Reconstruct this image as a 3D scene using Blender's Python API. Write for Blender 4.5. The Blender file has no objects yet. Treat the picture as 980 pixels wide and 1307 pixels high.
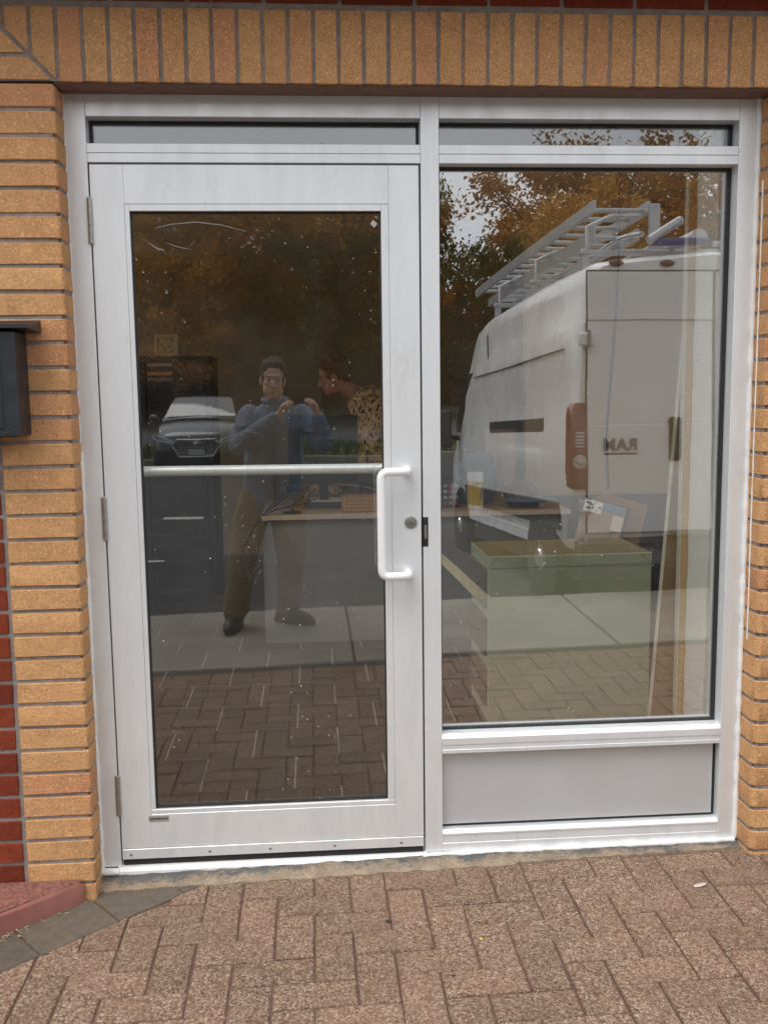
import bpy, bmesh, math, random
from mathutils import Vector, Matrix, Euler

R = math.radians
sc = bpy.context.scene
col = sc.collection
random.seed(7)

# ------------------------------------------------------------------ camera
cam_d = bpy.data.cameras.new('camera')
cam = bpy.data.objects.new('camera', cam_d)
col.objects.link(cam)
YAW, PITCH, ROLL = R(4.063), R(7.262), R(-0.73)
fw = Vector((math.sin(YAW) * math.cos(PITCH), math.cos(YAW) * math.cos(PITCH), -math.sin(PITCH)))
rt = Vector((math.cos(YAW), -math.sin(YAW), 0))
up = rt.cross(fw)
r2 = rt * math.cos(ROLL) + up * math.sin(ROLL)
u2 = -rt * math.sin(ROLL) + up * math.cos(ROLL)
mw = Matrix((r2, u2, -fw)).transposed().to_4x4()
mw.translation = Vector((0.606, -2.857, 1.475))
cam.matrix_world = mw
cam_d.sensor_fit = 'VERTICAL'
cam_d.sensor_height = 36.0
cam_d.lens = 36.0 * 1250.0 / 1307.0
cam_d.clip_start = 0.003
cam_d.clip_end = 600
sc.camera = cam

# ------------------------------------------------------------------ light
SUN_EL, SUN_AZ = R(62), R(215)          # azimuth clockwise from +y: behind the camera, a little to its left
world = bpy.data.worlds.new('World')
sc.world = world
world.use_nodes = True
wn = world.node_tree
wn.nodes.clear()
w_out = wn.nodes.new('ShaderNodeOutputWorld')
w_bg = wn.nodes.new('ShaderNodeBackground')
w_bg.inputs['Strength'].default_value = 0.13
sky = wn.nodes.new('ShaderNodeTexSky')
sky.sky_type = 'NISHITA'
sky.sun_disc = False
sky.sun_elevation = SUN_EL
sky.sun_rotation = SUN_AZ
sky.air_density = 1.0
sky.dust_density = 4.0
hs = wn.nodes.new('ShaderNodeHueSaturation')
hs.inputs['Saturation'].default_value = 0.12
w_tc = wn.nodes.new('ShaderNodeTexCoord')
w_no = wn.nodes.new('ShaderNodeTexNoise')
w_no.inputs['Scale'].default_value = 3.0
w_no.inputs['Detail'].default_value = 6.0
w_mr = wn.nodes.new('ShaderNodeMapRange')
w_mr.inputs['To Min'].default_value = 0.8
w_mr.inputs['To Max'].default_value = 1.15
w_mx = wn.nodes.new('ShaderNodeMix')
w_mx.data_type = 'RGBA'
w_mx.inputs[0].default_value = 0.75
w_mx.inputs[7].default_value = (5.2, 5.35, 5.6, 1)   # the even grey of the cloud deck
w_ml = wn.nodes.new('ShaderNodeVectorMath')
w_ml.operation = 'SCALE'
wn.links.new(sky.outputs[0], hs.inputs['Color'])
wn.links.new(hs.outputs[0], w_mx.inputs[6])
wn.links.new(w_tc.outputs['Generated'], w_no.inputs['Vector'])
wn.links.new(w_no.outputs[0], w_mr.inputs['Value'])
wn.links.new(w_mx.outputs[2], w_ml.inputs[0])
wn.links.new(w_mr.outputs[0], w_ml.inputs['Scale'])
wn.links.new(w_ml.outputs[0], w_bg.inputs['Color'])
wn.links.new(w_bg.outputs[0], w_out.inputs['Surface'])

sun_d = bpy.data.lights.new('sun', 'SUN')
sun_d.energy = 0.9
sun_d.angle = R(35)
sun_d.color = (1.0, 0.96, 0.9)
sun = bpy.data.objects.new('sun', sun_d)
col.objects.link(sun)
sun_dir = Vector((math.sin(SUN_AZ) * math.cos(SUN_EL), math.cos(SUN_AZ) * math.cos(SUN_EL), math.sin(SUN_EL)))
sun.rotation_euler = sun_dir.to_track_quat('Z', 'Y').to_euler()
sun.location = (0, -10, 20)

sc.view_settings.view_transform = 'Standard'
sc.view_settings.look = 'None'
sc.view_settings.exposure = 1.08
sc.view_settings.gamma = 1.0
sc.view_settings.use_curve_mapping = False
sc.render.engine = 'CYCLES'
sc.cycles.use_denoising = True
sc.cycles.max_bounces = 10
sc.cycles.transparent_max_bounces = 16
sc.cycles.sample_clamp_indirect = 6.0

# ------------------------------------------------------------------ helpers
class MB:
    """collects shapes, then links them as ONE mesh object"""
    def __init__(s):
        s.v, s.f = [], []

    def add(s, vs, fs):
        o = len(s.v)
        s.v += [tuple(v) for v in vs]
        s.f += [tuple(i + o for i in f) for f in fs]
        return s

    def box(s, x0, x1, y0, y1, z0, z1, c=0.0, M=None):
        if c <= 0:
            vs = [(x, y, z) for x in (x0, x1) for y in (y0, y1) for z in (z0, z1)]
            fs = [(0, 1, 3, 2), (4, 6, 7, 5), (0, 4, 5, 1), (2, 3, 7, 6), (0, 2, 6, 4), (1, 5, 7, 3)]
        else:
            X, Y, Z = (x0, x1), (y0, y1), (z0, z1)
            vs, ix = [], {}
            for i in (0, 1):
                for j in (0, 1):
                    for k in (0, 1):
                        sx, sy, sz = (1, -1)[i], (1, -1)[j], (1, -1)[k]
                        for a in range(3):
                            p = [X[i] + sx * c, Y[j] + sy * c, Z[k] + sz * c]
                            p[a] = (X[i], Y[j], Z[k])[a]
                            ix[(i, j, k, a)] = len(vs)
                            vs.append(tuple(p))
            fs = []
            for a in range(3):
                b, d = (a + 1) % 3, (a + 2) % 3
                for side in (0, 1):
                    q = []
                    for (m, n) in ((0, 0), (1, 0), (1, 1), (0, 1)):
                        t = [0, 0, 0]; t[a] = side; t[b] = m; t[d] = n
                        q.append(ix[(*t, a)])
                    fs.append(tuple(q if side else q[::-1]))
            for a in range(3):
                b, d = (a + 1) % 3, (a + 2) % 3
                for m in (0, 1):
                    for n in (0, 1):
                        t0 = [0, 0, 0]; t1 = [0, 0, 0]
                        t0[b] = t1[b] = m; t0[d] = t1[d] = n; t1[a] = 1
                        q = [ix[(*t0, b)], ix[(*t1, b)], ix[(*t1, d)], ix[(*t0, d)]]
                        fs.append(tuple(q if (m + n) % 2 == 0 else q[::-1]))
            for i in (0, 1):
                for j in (0, 1):
                    for k in (0, 1):
                        q = [ix[(i, j, k, a)] for a in range(3)]
                        fs.append(tuple(q if (i + j + k) % 2 else q[::-1]))
        if M is not None:
            vs = [M @ Vector(v) for v in vs]
        return s.add(vs, fs)

    def loft(s, rings, cap=True, closed=True):
        n = len(rings[0])
        vs = [p for r in rings for p in r]
        fs = []
        for i in range(len(rings) - 1):
            for j in range(n if closed else n - 1):
                a, b = i * n + j, i * n + (j + 1) % n
                fs.append((a, b, b + n, a + n))
        if cap:
            fs.append(tuple(range(n))[::-1])
            fs.append(tuple((len(rings) - 1) * n + j for j in range(n)))
        return s.add(vs, fs)

    def tube(s, pts, r, n=10, cap=True, flat=1.0):
        pts = [Vector(p) for p in pts]
        rr = r if isinstance(r, (list, tuple)) else [r] * len(pts)
        rings, prev = [], None
        for i, p in enumerate(pts):
            t = (pts[min(i + 1, len(pts) - 1)] - pts[max(i - 1, 0)]).normalized()
            if prev is None:
                a = Vector((0, 0, 1)) if abs(t.z) < 0.9 else Vector((1, 0, 0))
                u = t.cross(a).normalized()
            else:
                u = (prev - t * prev.dot(t)).normalized()
            prev = u
            w = t.cross(u)
            rings.append([p + (u * math.cos(2 * math.pi * k / n) + w * flat * math.sin(2 * math.pi * k / n)) * rr[i] for k in range(n)])
        return s.loft(rings, cap)

    def cap_tube(s, pts, r, n=12):
        """tapered limb with rounded ends"""
        pts = [Vector(p) for p in pts]
        rr = list(r) if isinstance(r, (list, tuple)) else [r] * len(pts)
        d0 = (pts[0] - pts[1]).normalized(); d1 = (pts[-1] - pts[-2]).normalized()
        a, b = pts[0], pts[-1]
        P = [a + d0 * rr[0] * .98, a + d0 * rr[0] * .7] + pts + [b + d1 * rr[-1] * .7, b + d1 * rr[-1] * .98]
        Q = [rr[0] * .2, rr[0] * .72] + rr + [rr[-1] * .72, rr[-1] * .2]
        return s.tube(P, Q, n)

    def ell(s, c, rad, n=14, m=9, rot=None):
        c = Vector(c)
        rot = rot or Matrix.Identity(3)
        rings = []
        for i in range(m):
            a = math.pi * (i + .5) / m
            rings.append([c + rot @ Vector((rad[0] * math.sin(a) * math.cos(2 * math.pi * k / n), rad[1] * math.sin(a) * math.sin(2 * math.pi * k / n), -rad[2] * math.cos(a))) for k in range(n)])
        return s.loft(rings, True)

    def lathe(s, prof, n=20, M=None):
        M = M or Matrix.Identity(4)
        rings = [[M @ Vector((r * math.cos(2 * math.pi * k / n), r * math.sin(2 * math.pi * k / n), z)) for k in range(n)] for r, z in prof]
        return s.loft(rings, True)

    def prism(s, poly, z0, z1, c=0.0, M=None):
        """vertical prism over a counter-clockwise polygon, optional chamfer round the top"""
        n = len(poly)
        rings = [[Vector((x, y, z0)) for x, y in poly]]
        if c > 0:
            cx = sum(p[0] for p in poly) / n; cy = sum(p[1] for p in poly) / n
            rings.append([Vector((x, y, z1 - c)) for x, y in poly])
            top = []
            for x, y in poly:
                d = math.hypot(cx - x, cy - y) or 1
                k = min(c * 1.4 / d, .5)
                top.append(Vector((x + (cx - x) * k, y + (cy - y) * k, z1)))
            rings.append(top)
        else:
            rings.append([Vector((x, y, z1)) for x, y in poly])
        if M is not None:
            rings = [[M @ p for p in r] for r in rings]
        return s.loft(rings, True)

    def quad(s, a, b, c, d):
        return s.add([a, b, c, d], [(0, 1, 2, 3)])

    def mesh(s, name, smooth=None):
        me = bpy.data.meshes.new(name)
        me.from_pydata(s.v, [], s.f)
        bm = bmesh.new(); bm.from_mesh(me)
        bmesh.ops.recalc_face_normals(bm, faces=bm.faces)
        bm.to_mesh(me); bm.free()
        if smooth is not None:
            me.polygons.foreach_set('use_smooth', [True] * len(me.polygons))
            me.set_sharp_from_angle(angle=R(smooth))
        me.update()
        return me

    def build(s, name, mat, parent=None, smooth=None):
        return link(name, s.mesh(name, smooth), mat, parent)


def link(name, me, mat, parent=None, loc=None, rot=None):
    if mat and (not me.materials):
        me.materials.append(mat)
    o = bpy.data.objects.new(name, me)
    col.objects.link(o)
    if loc is not None:
        o.location = loc
    if rot is not None:
        o.rotation_euler = rot
    if parent is not None:
        o.parent = parent
        if loc is None and parent.get('worldbuilt'):
            o.matrix_parent_inverse = Matrix.Translation(-Vector(parent.location))
    return o


def tag(o, label, cat, group=None):
    o['label'] = label
    o['category'] = cat
    o['kind'] = 'thing'
    if group:
        o['group'] = group
    return o


def thing(name, label, cat, loc=(0, 0, 0), rot=(0, 0, 0), group=None, local=False):
    """an Empty at the thing's base; parts are given in world coordinates unless local"""
    o = bpy.data.objects.new(name, None)
    o.empty_display_size = .1
    col.objects.link(o)
    o.location = loc
    o.rotation_euler = rot
    tag(o, label, cat, group)
    if not local:
        o['worldbuilt'] = 1
    return o


def sub(o, parent):
    """hang an already linked world-built mesh under a part (parts keep identity bases)"""
    o.parent = parent
    return o


def structure(o, label=None):
    o['kind'] = 'structure'
    if label:
        o['label'] = label
    return o


def copy_tree(o, parent=None):
    c = o.copy()
    col.objects.link(c)
    if parent is not None:
        c.parent = parent
    for ch in o.children:
        copy_tree(ch, c)
    return c


# ------------------------------------------------------------------ materials
class NT:
    def __init__(s, name):
        s.m = bpy.data.materials.new(name)
        s.m.use_nodes = True
        s.t = s.m.node_tree
        s.t.nodes.clear()
        s.out = s.t.nodes.new('ShaderNodeOutputMaterial')

    def n(s, typ, **kw):
        nd = s.t.nodes.new('ShaderNode' + typ)
        for k, v in kw.items():
            if k.startswith('_'):
                setattr(nd, k[1:], v)
            else:
                key = int(k[1:]) if k[0] == 'i' and k[1:].isdigit() else k.replace('__', ' ')
                if isinstance(v, bpy.types.NodeSocket):
                    s.t.links.new(v, nd.inputs[key])
                else:
                    nd.inputs[key].default_value = v
        return nd

    def coord(s, rnd=True, kind='Object'):
        tc = s.n('TexCoord')
        if not rnd:
            return tc.outputs[kind]
        oi = s.n('ObjectInfo')
        sc_ = s.n('Math', _operation='MULTIPLY', i0=oi.outputs['Random'], i1=57.0)
        ad = s.n('VectorMath', _operation='ADD', i0=tc.outputs[kind])
        s.t.links.new(sc_.outputs[0], ad.inputs[1])
        return ad.outputs[0]

    def noise(s, vec, scale, detail=4, rough=.55):
        nd = s.n('TexNoise', Vector=vec, Scale=scale, Detail=detail, Roughness=rough)
        return nd.outputs[0]

    def ramp(s, fac, stops, interp='LINEAR'):
        nd = s.n('ValToRGB', Fac=fac)
        cr = nd.color_ramp
        cr.interpolation = interp
        while len(cr.elements) < len(stops):
            cr.elements.new(.5)
        for e, (p, c) in zip(cr.elements, stops):
            e.position = p
            e.color = (*c, 1) if len(c) == 3 else c
        return nd.outputs[0]

    def mix(s, fac, a, b, mode='MIX'):
        nd = s.n('Mix', _data_type='RGBA', _blend_type=mode)
        for i, v in ((0, fac), (6, a), (7, b)):
            if isinstance(v, bpy.types.NodeSocket):
                s.t.links.new(v, nd.inputs[i])
            else:
                nd.inputs[i].default_value = v if i == 0 else ((*v, 1) if len(v) == 3 else v)
        return nd.outputs[2]

    def rng(s, v, a, b, c, d):
        nd = s.n('MapRange', Value=v)
        for k, x in zip(('From Min', 'From Max', 'To Min', 'To Max'), (a, b, c, d)):
            nd.inputs[k].default_value = x
        return nd.outputs[0]

    def math(s, op, a, b=0.0):
        nd = s.n('Math', _operation=op)
        for i, v in ((0, a), (1, b)):
            if isinstance(v, bpy.types.NodeSocket):
                s.t.links.new(v, nd.inputs[i])
            else:
                nd.inputs[i].default_value = v
        return nd.outputs[0]

    def bump(s, h, strength=.3, dist=.002):
        return s.n('Bump', Height=h, Strength=strength, Distance=dist).outputs[0]

    def surf(s, color, rough=.6, metal=0.0, normal=None, spec=.5, coat=0.0, emit=None):
        p = s.n('BsdfPrincipled')
        for k, v in (('Base Color', color), ('Roughness', rough), ('Metallic', metal), ('Specular IOR Level', spec), ('Coat Weight', coat)):
            if isinstance(v, bpy.types.NodeSocket):
                s.t.links.new(v, p.inputs[k])
            elif k == 'Base Color':
                p.inputs[k].default_value = (*v, 1)
            else:
                p.inputs[k].default_value = v
        if normal is not None:
            s.t.links.new(normal, p.inputs['Normal'])
        s.t.links.new(p.outputs[0], s.out.inputs['Surface'])
        return s.m


def value_var(t, colr, amount):
    """per-object lightness variation"""
    oi = t.n('ObjectInfo')
    h = t.n('HueSaturation')
    t.t.links.new(t.rng(oi.outputs['Random'], 0, 1, 1 - amount, 1 + amount), h.inputs['Value'])
    t.t.links.new(colr, h.inputs['Color'])
    return h.outputs[0]


def plain(name, c, c2=None, rough=.55, metal=0.0, scale=12, bump=0.0, bscale=120, spec=.5, coat=0.0, var=0.0, bdist=.002):
    t = NT(name)
    v = t.coord()
    c2 = c2 or tuple(x * .82 for x in c)
    f = t.rng(t.noise(v, scale, 6), .3, .7, 0, 1)
    colr = t.mix(f, c, c2)
    if var:
        colr = value_var(t, colr, var)
    ro = t.rng(t.noise(v, scale * 2.3, 3), .3, .7, max(rough - .07, .02), min(rough + .07, 1))
    nm = t.bump(t.noise(v, bscale, 4), bump, bdist) if bump else None
    return t.surf(colr, ro, metal, nm, spec, coat)


def brick_mat(name, ca, cb, cc, pit):
    t = NT(name)
    v = t.coord()
    oi = t.n('ObjectInfo')
    base = t.ramp(oi.outputs['Random'], [(0, ca), (.5, cb), (1, cc)])
    big = t.noise(v, 20, 6, .6)
    base = t.mix(t.rng(big, .38, .72, 0, .55), base, tuple(x * .62 for x in cb))
    grain = t.noise(v, 150, 6, .72)
    base = t.mix(t.rng(grain, .54, .66, 0, .75), base, pit)
    base = t.mix(t.rng(t.noise(v, 190, 3, .7), .56, .68, 0, .75), base, tuple(min(1, x * 1.75) for x in cb))
    chip = t.noise(v, 30, 3, .6)
    base = t.mix(t.rng(chip, .70, .74, 0, .6), base, tuple(min(1, x * 1.5 + .06) for x in cb))
    h = t.math('ADD', t.noise(v, 170, 6, .78), t.math('MULTIPLY', t.noise(v, 35, 4), 1.3))
    return t.surf(base, .92, 0, t.bump(h, .8, .004), .2)


M_OCHRE = brick_mat('ochre_brick', (.56, .30, .135), (.60, .335, .155), (.55, .26, .135), (.18, .085, .04))
M_RED = brick_mat('red_brick', (.26, .052, .022), (.20, .038, .018), (.145, .026, .015), (.07, .012, .007))
M_MORTAR = plain('grey_mortar', (.30, .255, .23), (.20, .165, .15), .95, scale=45, bump=.9, bscale=220, bdist=.004)


def paver_mat():
    t = NT('aggregate_paver')
    v = t.coord()
    vo = t.n('TexVoronoi', Vector=v, Scale=200.0, Randomness=1.0)
    sep = t.n('SeparateColor', Color=vo.outputs['Color'])
    c = t.ramp(sep.outputs[0], [(0, (.07, .04, .028)), (.16, (.15, .09, .06)), (.42, (.21, .127, .085)), (.66, (.278, .182, .124)), (.85, (.355, .255, .178)), (.96, (.39, .315, .24)), (1, (.46, .40, .33))])
    fine = t.noise(v, 420, 3, .7)
    c = t.mix(t.rng(fine, .4, .7, 0, .5), c, (.17, .105, .072))
    tc = t.n('TexCoord')
    big = t.noise(tc.outputs['Object'], 9, 4)
    c = t.mix(t.rng(big, .4, .75, 0, .35), c, (.13, .085, .06))
    g = t.n('NewGeometry')
    wear = t.noise(g.outputs['Position'], 1.7, 5)
    c = t.mix(t.rng(wear, .45, .75, 0, .4), c, (.235, .145, .10))
    c = value_var(t, c, .1)
    h = t.math('ADD', t.math('MULTIPLY', vo.outputs['Distance'], -.9), fine)
    return t.surf(c, .92, 0, t.bump(h, .7, .003), .25)


M_PAVER = paver_mat()
M_BORDER = plain('grey_paver', (.125, .10, .072), (.08, .066, .05), .9, scale=40, bump=.5, bscale=320, var=.1)
M_JOINT = plain('paver_joint_sand', (.15, .08, .056), (.10, .055, .04), .98, scale=30, bump=.6, bscale=200)
M_REDSTONE = plain('red_aggregate_stone', (.34, .14, .105), (.085, .034, .026), .92, scale=95, bump=.9, bscale=190, bdist=.005)
M_REDEDGE = plain('red_stone_smooth', (.32, .12, .095), (.24, .10, .08), .8, scale=25, bump=.3, bscale=200)


def concrete_mat(name, a, b, rough=.92, stain=None):
    t = NT(name)
    g = t.n('NewGeometry')
    p = g.outputs['Position']
    c = t.mix(t.rng(t.noise(p, 2.2, 8, .65), .35, .68, 0, 1), a, b)
    c = t.mix(t.rng(t.noise(p, 160, 4, .7), .5, .75, 0, .5), c, tuple(x * .55 for x in b))
    if stain:
        c = t.mix(t.rng(t.noise(p, 9, 6, .7), .5, .56, 0, 1), c, stain)
    return t.surf(c, rough, 0, t.bump(t.noise(p, 240, 5, .7), .5, .003), .3)


M_CONC = concrete_mat('sidewalk_concrete', (.31, .28, .235), (.22, .20, .17))
def strip_mat():
    t = NT('stained_concrete')
    g = t.n('NewGeometry')
    p = g.outputs['Position']
    c = t.mix(t.rng(t.noise(p, 14, 8, .7), .35, .68, 0, 1), (.37, .29, .205), (.22, .165, .115))
    c = t.mix(t.rng(t.noise(p, 150, 5, .75), .5, .68, 0, .7), c, (.12, .085, .06))
    c = t.mix(t.rng(t.noise(p, 120, 4, .7), .58, .7, 0, .6), c, (.5, .43, .34))
    sx = t.n('SeparateXYZ', Vector=p)
    near = t.rng(sx.outputs[1], -.058, -.020, -.11, .075)       # tar and old paint clinging to the frame
    st = t.noise(t.n('Mapping', Vector=p, Scale=(1, 2, 1)).outputs[0], 8, 9, .85)
    fine = t.noise(p, 70, 5, .7)
    f = t.math('ADD', t.math('ADD', st, near), t.math('MULTIPLY', fine, .25))
    tone = t.mix(t.noise(p, 30, 4), (.05, .06, .068), (.13, .135, .135))
    c = t.mix(t.rng(f, .585, .72, 0, .95), c, tone)
    return t.surf(c, .92, 0, t.bump(t.noise(p, 160, 6, .75), .8, .005), .3)


M_STRIP = strip_mat()
M_ASPH = concrete_mat('asphalt', (.062, .062, .064), (.042, .042, .045))
M_ROAD = concrete_mat('road_asphalt', (.075, .078, .085), (.06, .062, .068))
M_EARTH = plain('earth', (.08, .07, .04), (.05, .05, .03), .95, scale=1.5)
M_PAINT = plain('road_paint', (.62, .60, .54), (.4, .38, .34), .8, scale=20)
M_YPAINT = plain('yellow_road_paint', (.42, .36, .20), (.25, .22, .14), .8, scale=14)


def alu_mat(name, col_a=(.785, .81, .83), rough=.38, metal=.4):
    t = NT(name)
    g = t.n('NewGeometry')
    p = g.outputs['Position']
    mp = t.n('Mapping', Vector=p, Scale=(1, 1, .25))
    sm = t.noise(mp.outputs[0], 14, 6, .6)
    c = t.mix(t.rng(sm, .38, .70, 0, .7), col_a, tuple(x * .84 for x in col_a))
    gr = t.noise(p, 45, 3, .8)
    c = t.mix(t.rng(gr, .62, .78, 0, .35), c, (.46, .45, .43))
    rub = t.noise(t.n('Mapping', Vector=p, Scale=(2.2, 2.2, .7)).outputs[0], 5, 7, .72)
    c = t.mix(t.rng(rub, .56, .70, 0, .28), c, (.5, .49, .47))
    fine = t.noise(t.n('Mapping', Vector=p, Scale=(3, 3, .06)).outputs[0], 180, 2)
    ro = t.rng(sm, .3, .7, rough - .06, rough + .08)
    return t.surf(c, ro, metal, t.bump(fine, .03, .001), .5)


M_ALU = alu_mat('clear_anodised_aluminium')
M_ALU_PANEL = plain('satin_panel', (.58, .60, .615), (.55, .57, .585), .38, .4, 4)
M_LADDER = alu_mat('ladder_aluminium', (.50, .51, .52), .4, .6)
M_HANDLE = plain('satin_white_metal', (.82, .83, .84), (.80, .81, .82), .38, .1, 6)
M_STEEL = plain('brushed_steel', (.42, .40, .37), (.32, .30, .28), .38, .85, 60)
M_CHROME = plain('bright_metal', (.85, .86, .87), (.75, .76, .77), .18, .95, 40)
M_RUBBER = plain('black_rubber', (.012, .012, .013), (.02, .02, .021), .6, 0, 30)
M_CAULK = plain('white_caulk', (.80, .80, .79), (.70, .70, .68), .55, 0, 30, .5, 90, bdist=.004)
M_BROWNTRIM = plain('brown_lintel', (.20, .11, .075), (.13, .07, .05), .7, 0, 25, .4, 80)
M_SHADING_LEDGE = plain('shading_ledge_metal', (.10, .05, .04), (.07, .035, .03), .6)
M_MAILBOX = plain('black_painted_metal', (.028, .033, .04), (.02, .023, .028), .42, .25, 18, .1, 200)
M_BLACK = plain('black_plastic', (.012, .012, .013), (.02, .02, .02), .45)
M_DARK = plain('dark_grey_plastic', (.035, .036, .038), (.026, .027, .028), .6)


def glass_mat(name, R0=.15, tint=(.9, .92, .9), dirt=.5, seed=0.0, rough=.01):
    t = NT(name)
    g = t.n('NewGeometry')
    p = t.n('VectorMath', _operation='ADD', i0=g.outputs['Position'])
    p.inputs[1].default_value = (seed, 0, seed * 1.7)
    p = p.outputs[0]
    dt = t.n('VectorMath', _operation='DOT_PRODUCT', i0=g.outputs['Incoming'], i1=g.outputs['Normal'])
    one = t.math('SUBTRACT', 1.0, t.math('ABSOLUTE', dt.outputs['Value']))
    fac = t.math('ADD', t.math('MULTIPLY', t.math('POWER', one, 5.0), 1 - R0), R0)
    tr = t.n('BsdfTransparent', Color=(*tint, 1))
    gl = t.n('BsdfGlossy', Roughness=rough, Color=(.97, .98, 1, 1))
    wob = t.noise(p, 1.6, 2, .4)
    t.t.links.new(t.bump(wob, .05, .02), gl.inputs['Normal'])
    m1 = t.n('MixShader', i0=fac, i1=tr.outputs[0], i2=gl.outputs[0])
    df = t.n('BsdfDiffuse', Color=(.62, .60, .55, 1))
    # water spots: some cells of a fine pattern, gathered in patches, plus a thin even film
    vo = t.n('TexVoronoi', Vector=p, Scale=62.0)
    spot = t.rng(vo.outputs['Distance'], .10, .19, 1, 0)
    sep = t.n('SeparateColor', Color=vo.outputs['Color'])
    pick = t.math('GREATER_THAN', sep.outputs[0], .90)
    patch = t.rng(t.noise(p, 4.5, 4, .6), .46, .62, .08, 1.6)
    sp = t.math('MULTIPLY', t.math('MULTIPLY', spot, pick), patch)
    vo2 = t.n('TexVoronoi', Vector=p, Scale=190.0)
    spot2 = t.rng(vo2.outputs['Distance'], .12, .2, 1, 0)
    sep2 = t.n('SeparateColor', Color=vo2.outputs['Color'])
    sp2 = t.math('MULTIPLY', t.math('MULTIPLY', spot2, t.math('GREATER_THAN', sep2.outputs[0], .93)), t.rng(t.noise(p, 6, 3), .5, .62, 0, 1))
    film = t.rng(t.noise(p, 3.2, 8, .7), .42, .75, .0, .04)
    d = t.math('ADD', t.math('MULTIPLY', t.math('ADD', sp, sp2), dirt), t.math('MULTIPLY', film, dirt))
    m2 = t.n('MixShader', i0=t.math('MINIMUM', d, .8), i1=m1.outputs[0], i2=df.outputs[0])
    t.t.links.new(m2.outputs[0], t.out.inputs['Surface'])
    return t.m


M_GLASS_DOOR = glass_mat('door_glass', .12, (.97, .97, .95), .45, 1.3, .013)
M_GLASS_WIN = glass_mat('window_glass', .21, (.98, .98, .965), .5, 5.1, .008)
M_GLASS_TR = glass_mat('transom_glass', .13, (.7, .72, .72), 1.3, 8.7)
M_CARGLASS = plain('car_glass', (.02, .024, .028), (.015, .018, .02), .06, 0, 5, spec=.9)

# ------------------------------------------------------------------ the setting: ground outside
TILT = 0.02


def clip(poly, nx, ny, d):
    """keep the side nx*x+ny*y >= d"""
    out = []
    for i in range(len(poly)):
        a, b = poly[i], poly[(i + 1) % len(poly)]
        da, db = nx * a[0] + ny * a[1] - d, nx * b[0] + ny * b[1] - d
        if da >= 0:
            out.append(a)
        if (da >= 0) != (db >= 0):
            k = da / (da - db)
            out.append((a[0] + (b[0] - a[0]) * k, a[1] + (b[1] - a[1]) * k))
    return out


def area(poly):
    return abs(sum(poly[i][0] * poly[(i + 1) % len(poly)][1] - poly[(i + 1) % len(poly)][0] * poly[i][1] for i in range(len(poly)))) / 2


PW = .1045
pavement = MB().box(-2.6, 4.4, -2.195, .6, -.08, -.0068).build('pavement', M_JOINT)
structure(pavement, 'brown herringbone paver forecourt in front of the shop door')
pavement.rotation_euler = (0, -TILT, 0)
B0 = Vector((-.228, -.439)); BD = (Vector((.241, -.061)) - B0).normalized(); BN = Vector((BD.y, -BD.x))
g_ = .0044
pav_meshes = []
for k in range(4):
    mb = MB().box(-PW + g_ / 2, PW - g_ / 2, -PW / 2 + g_ / 2, PW / 2 - g_ / 2, -.055, 0, .004)
    rr = random.Random(k)
    mb.v = [(x + rr.uniform(-.0012, .0012), y + rr.uniform(-.0012, .0012), z + (rr.uniform(-.0008, .0008) if z > -.02 else 0)) for x, y, z in mb.v]
    me = mb.mesh('paver'); me.materials.append(M_PAVER); pav_meshes.append(me)
cells = []
for i in range(-36, 36):
    for j in range(0, 23):
        k = (i - j) % 4
        x0, y1 = .790 + i * PW, -.057 - j * PW
        if k == 0:
            cells.append((x0, x0 + 2 * PW, y1 - PW, y1, 'h'))
        elif k == 3:
            cells.append((x0, x0 + PW, y1 - 2 * PW, y1, 'v'))
for i in range(-36, 36):            # the halves that begin above the first row
    if (i + 1) % 4 == 3:
        x0 = .790 + i * PW
        cells.append((x0, x0 + PW, -.057 - PW, -.057 + PW, 'v'))
far_pavers = MB()
cells.sort(key=lambda c: (abs((c[0] + c[1]) / 2 - .85) * 1.05 + max(0, -.3 - (c[2] + c[3]) / 2) * .62))
n_ind = 0
rp = random.Random(11)
for (x0, x1, y0, y1, o) in cells:
    if x1 < -2.4 or x0 > 4.2:
        continue
    poly = [(x0 + g_ / 2, y0 + g_ / 2), (x1 - g_ / 2, y0 + g_ / 2), (x1 - g_ / 2, y1 - g_ / 2), (x0 + g_ / 2, y1 - g_ / 2)]
    a0 = area(poly)
    poly = clip(poly, BN.x, BN.y, BN.x * B0.x + BN.y * B0.y + .005)
    if len(poly) >= 3:
        poly = clip(poly, 0, -1, .052)
    if len(poly) >= 3:
        poly = clip(poly, 0, 1, -2.125)
    if len(poly) < 3 or area(poly) < .0012:
        continue
    dz = rp.uniform(-.0018, .0012)
    if n_ind >= 292:
        far_pavers.prism(poly, -.05, dz, .003)
        continue
    n_ind += 1
    if area(poly) > a0 * .98:
        ob = link('paver', pav_meshes[rp.randrange(4)], M_PAVER, pavement, ((x0 + x1) / 2, (y0 + y1) / 2, dz),
                  (rp.uniform(-.006, .006), rp.uniform(-.006, .006), (0 if o == 'h' else math.pi / 2) + rp.uniform(-.006, .006)))
    else:
        MB().prism(poly, -.05, dz, .0035).build('paver', M_PAVER, pavement)
fp = far_pavers.build('pavers_beyond', M_PAVER, pavement)
fp['kind'] = 'stuff'
MB().box(-2.6, 4.4, -2.212, -2.128, -.06, -.004).build('dirt_joint', plain('damp_dirt', (.045, .038, .030), (.03, .026, .021), .9, scale=14, bump=.6, bscale=120), pavement)
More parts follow.
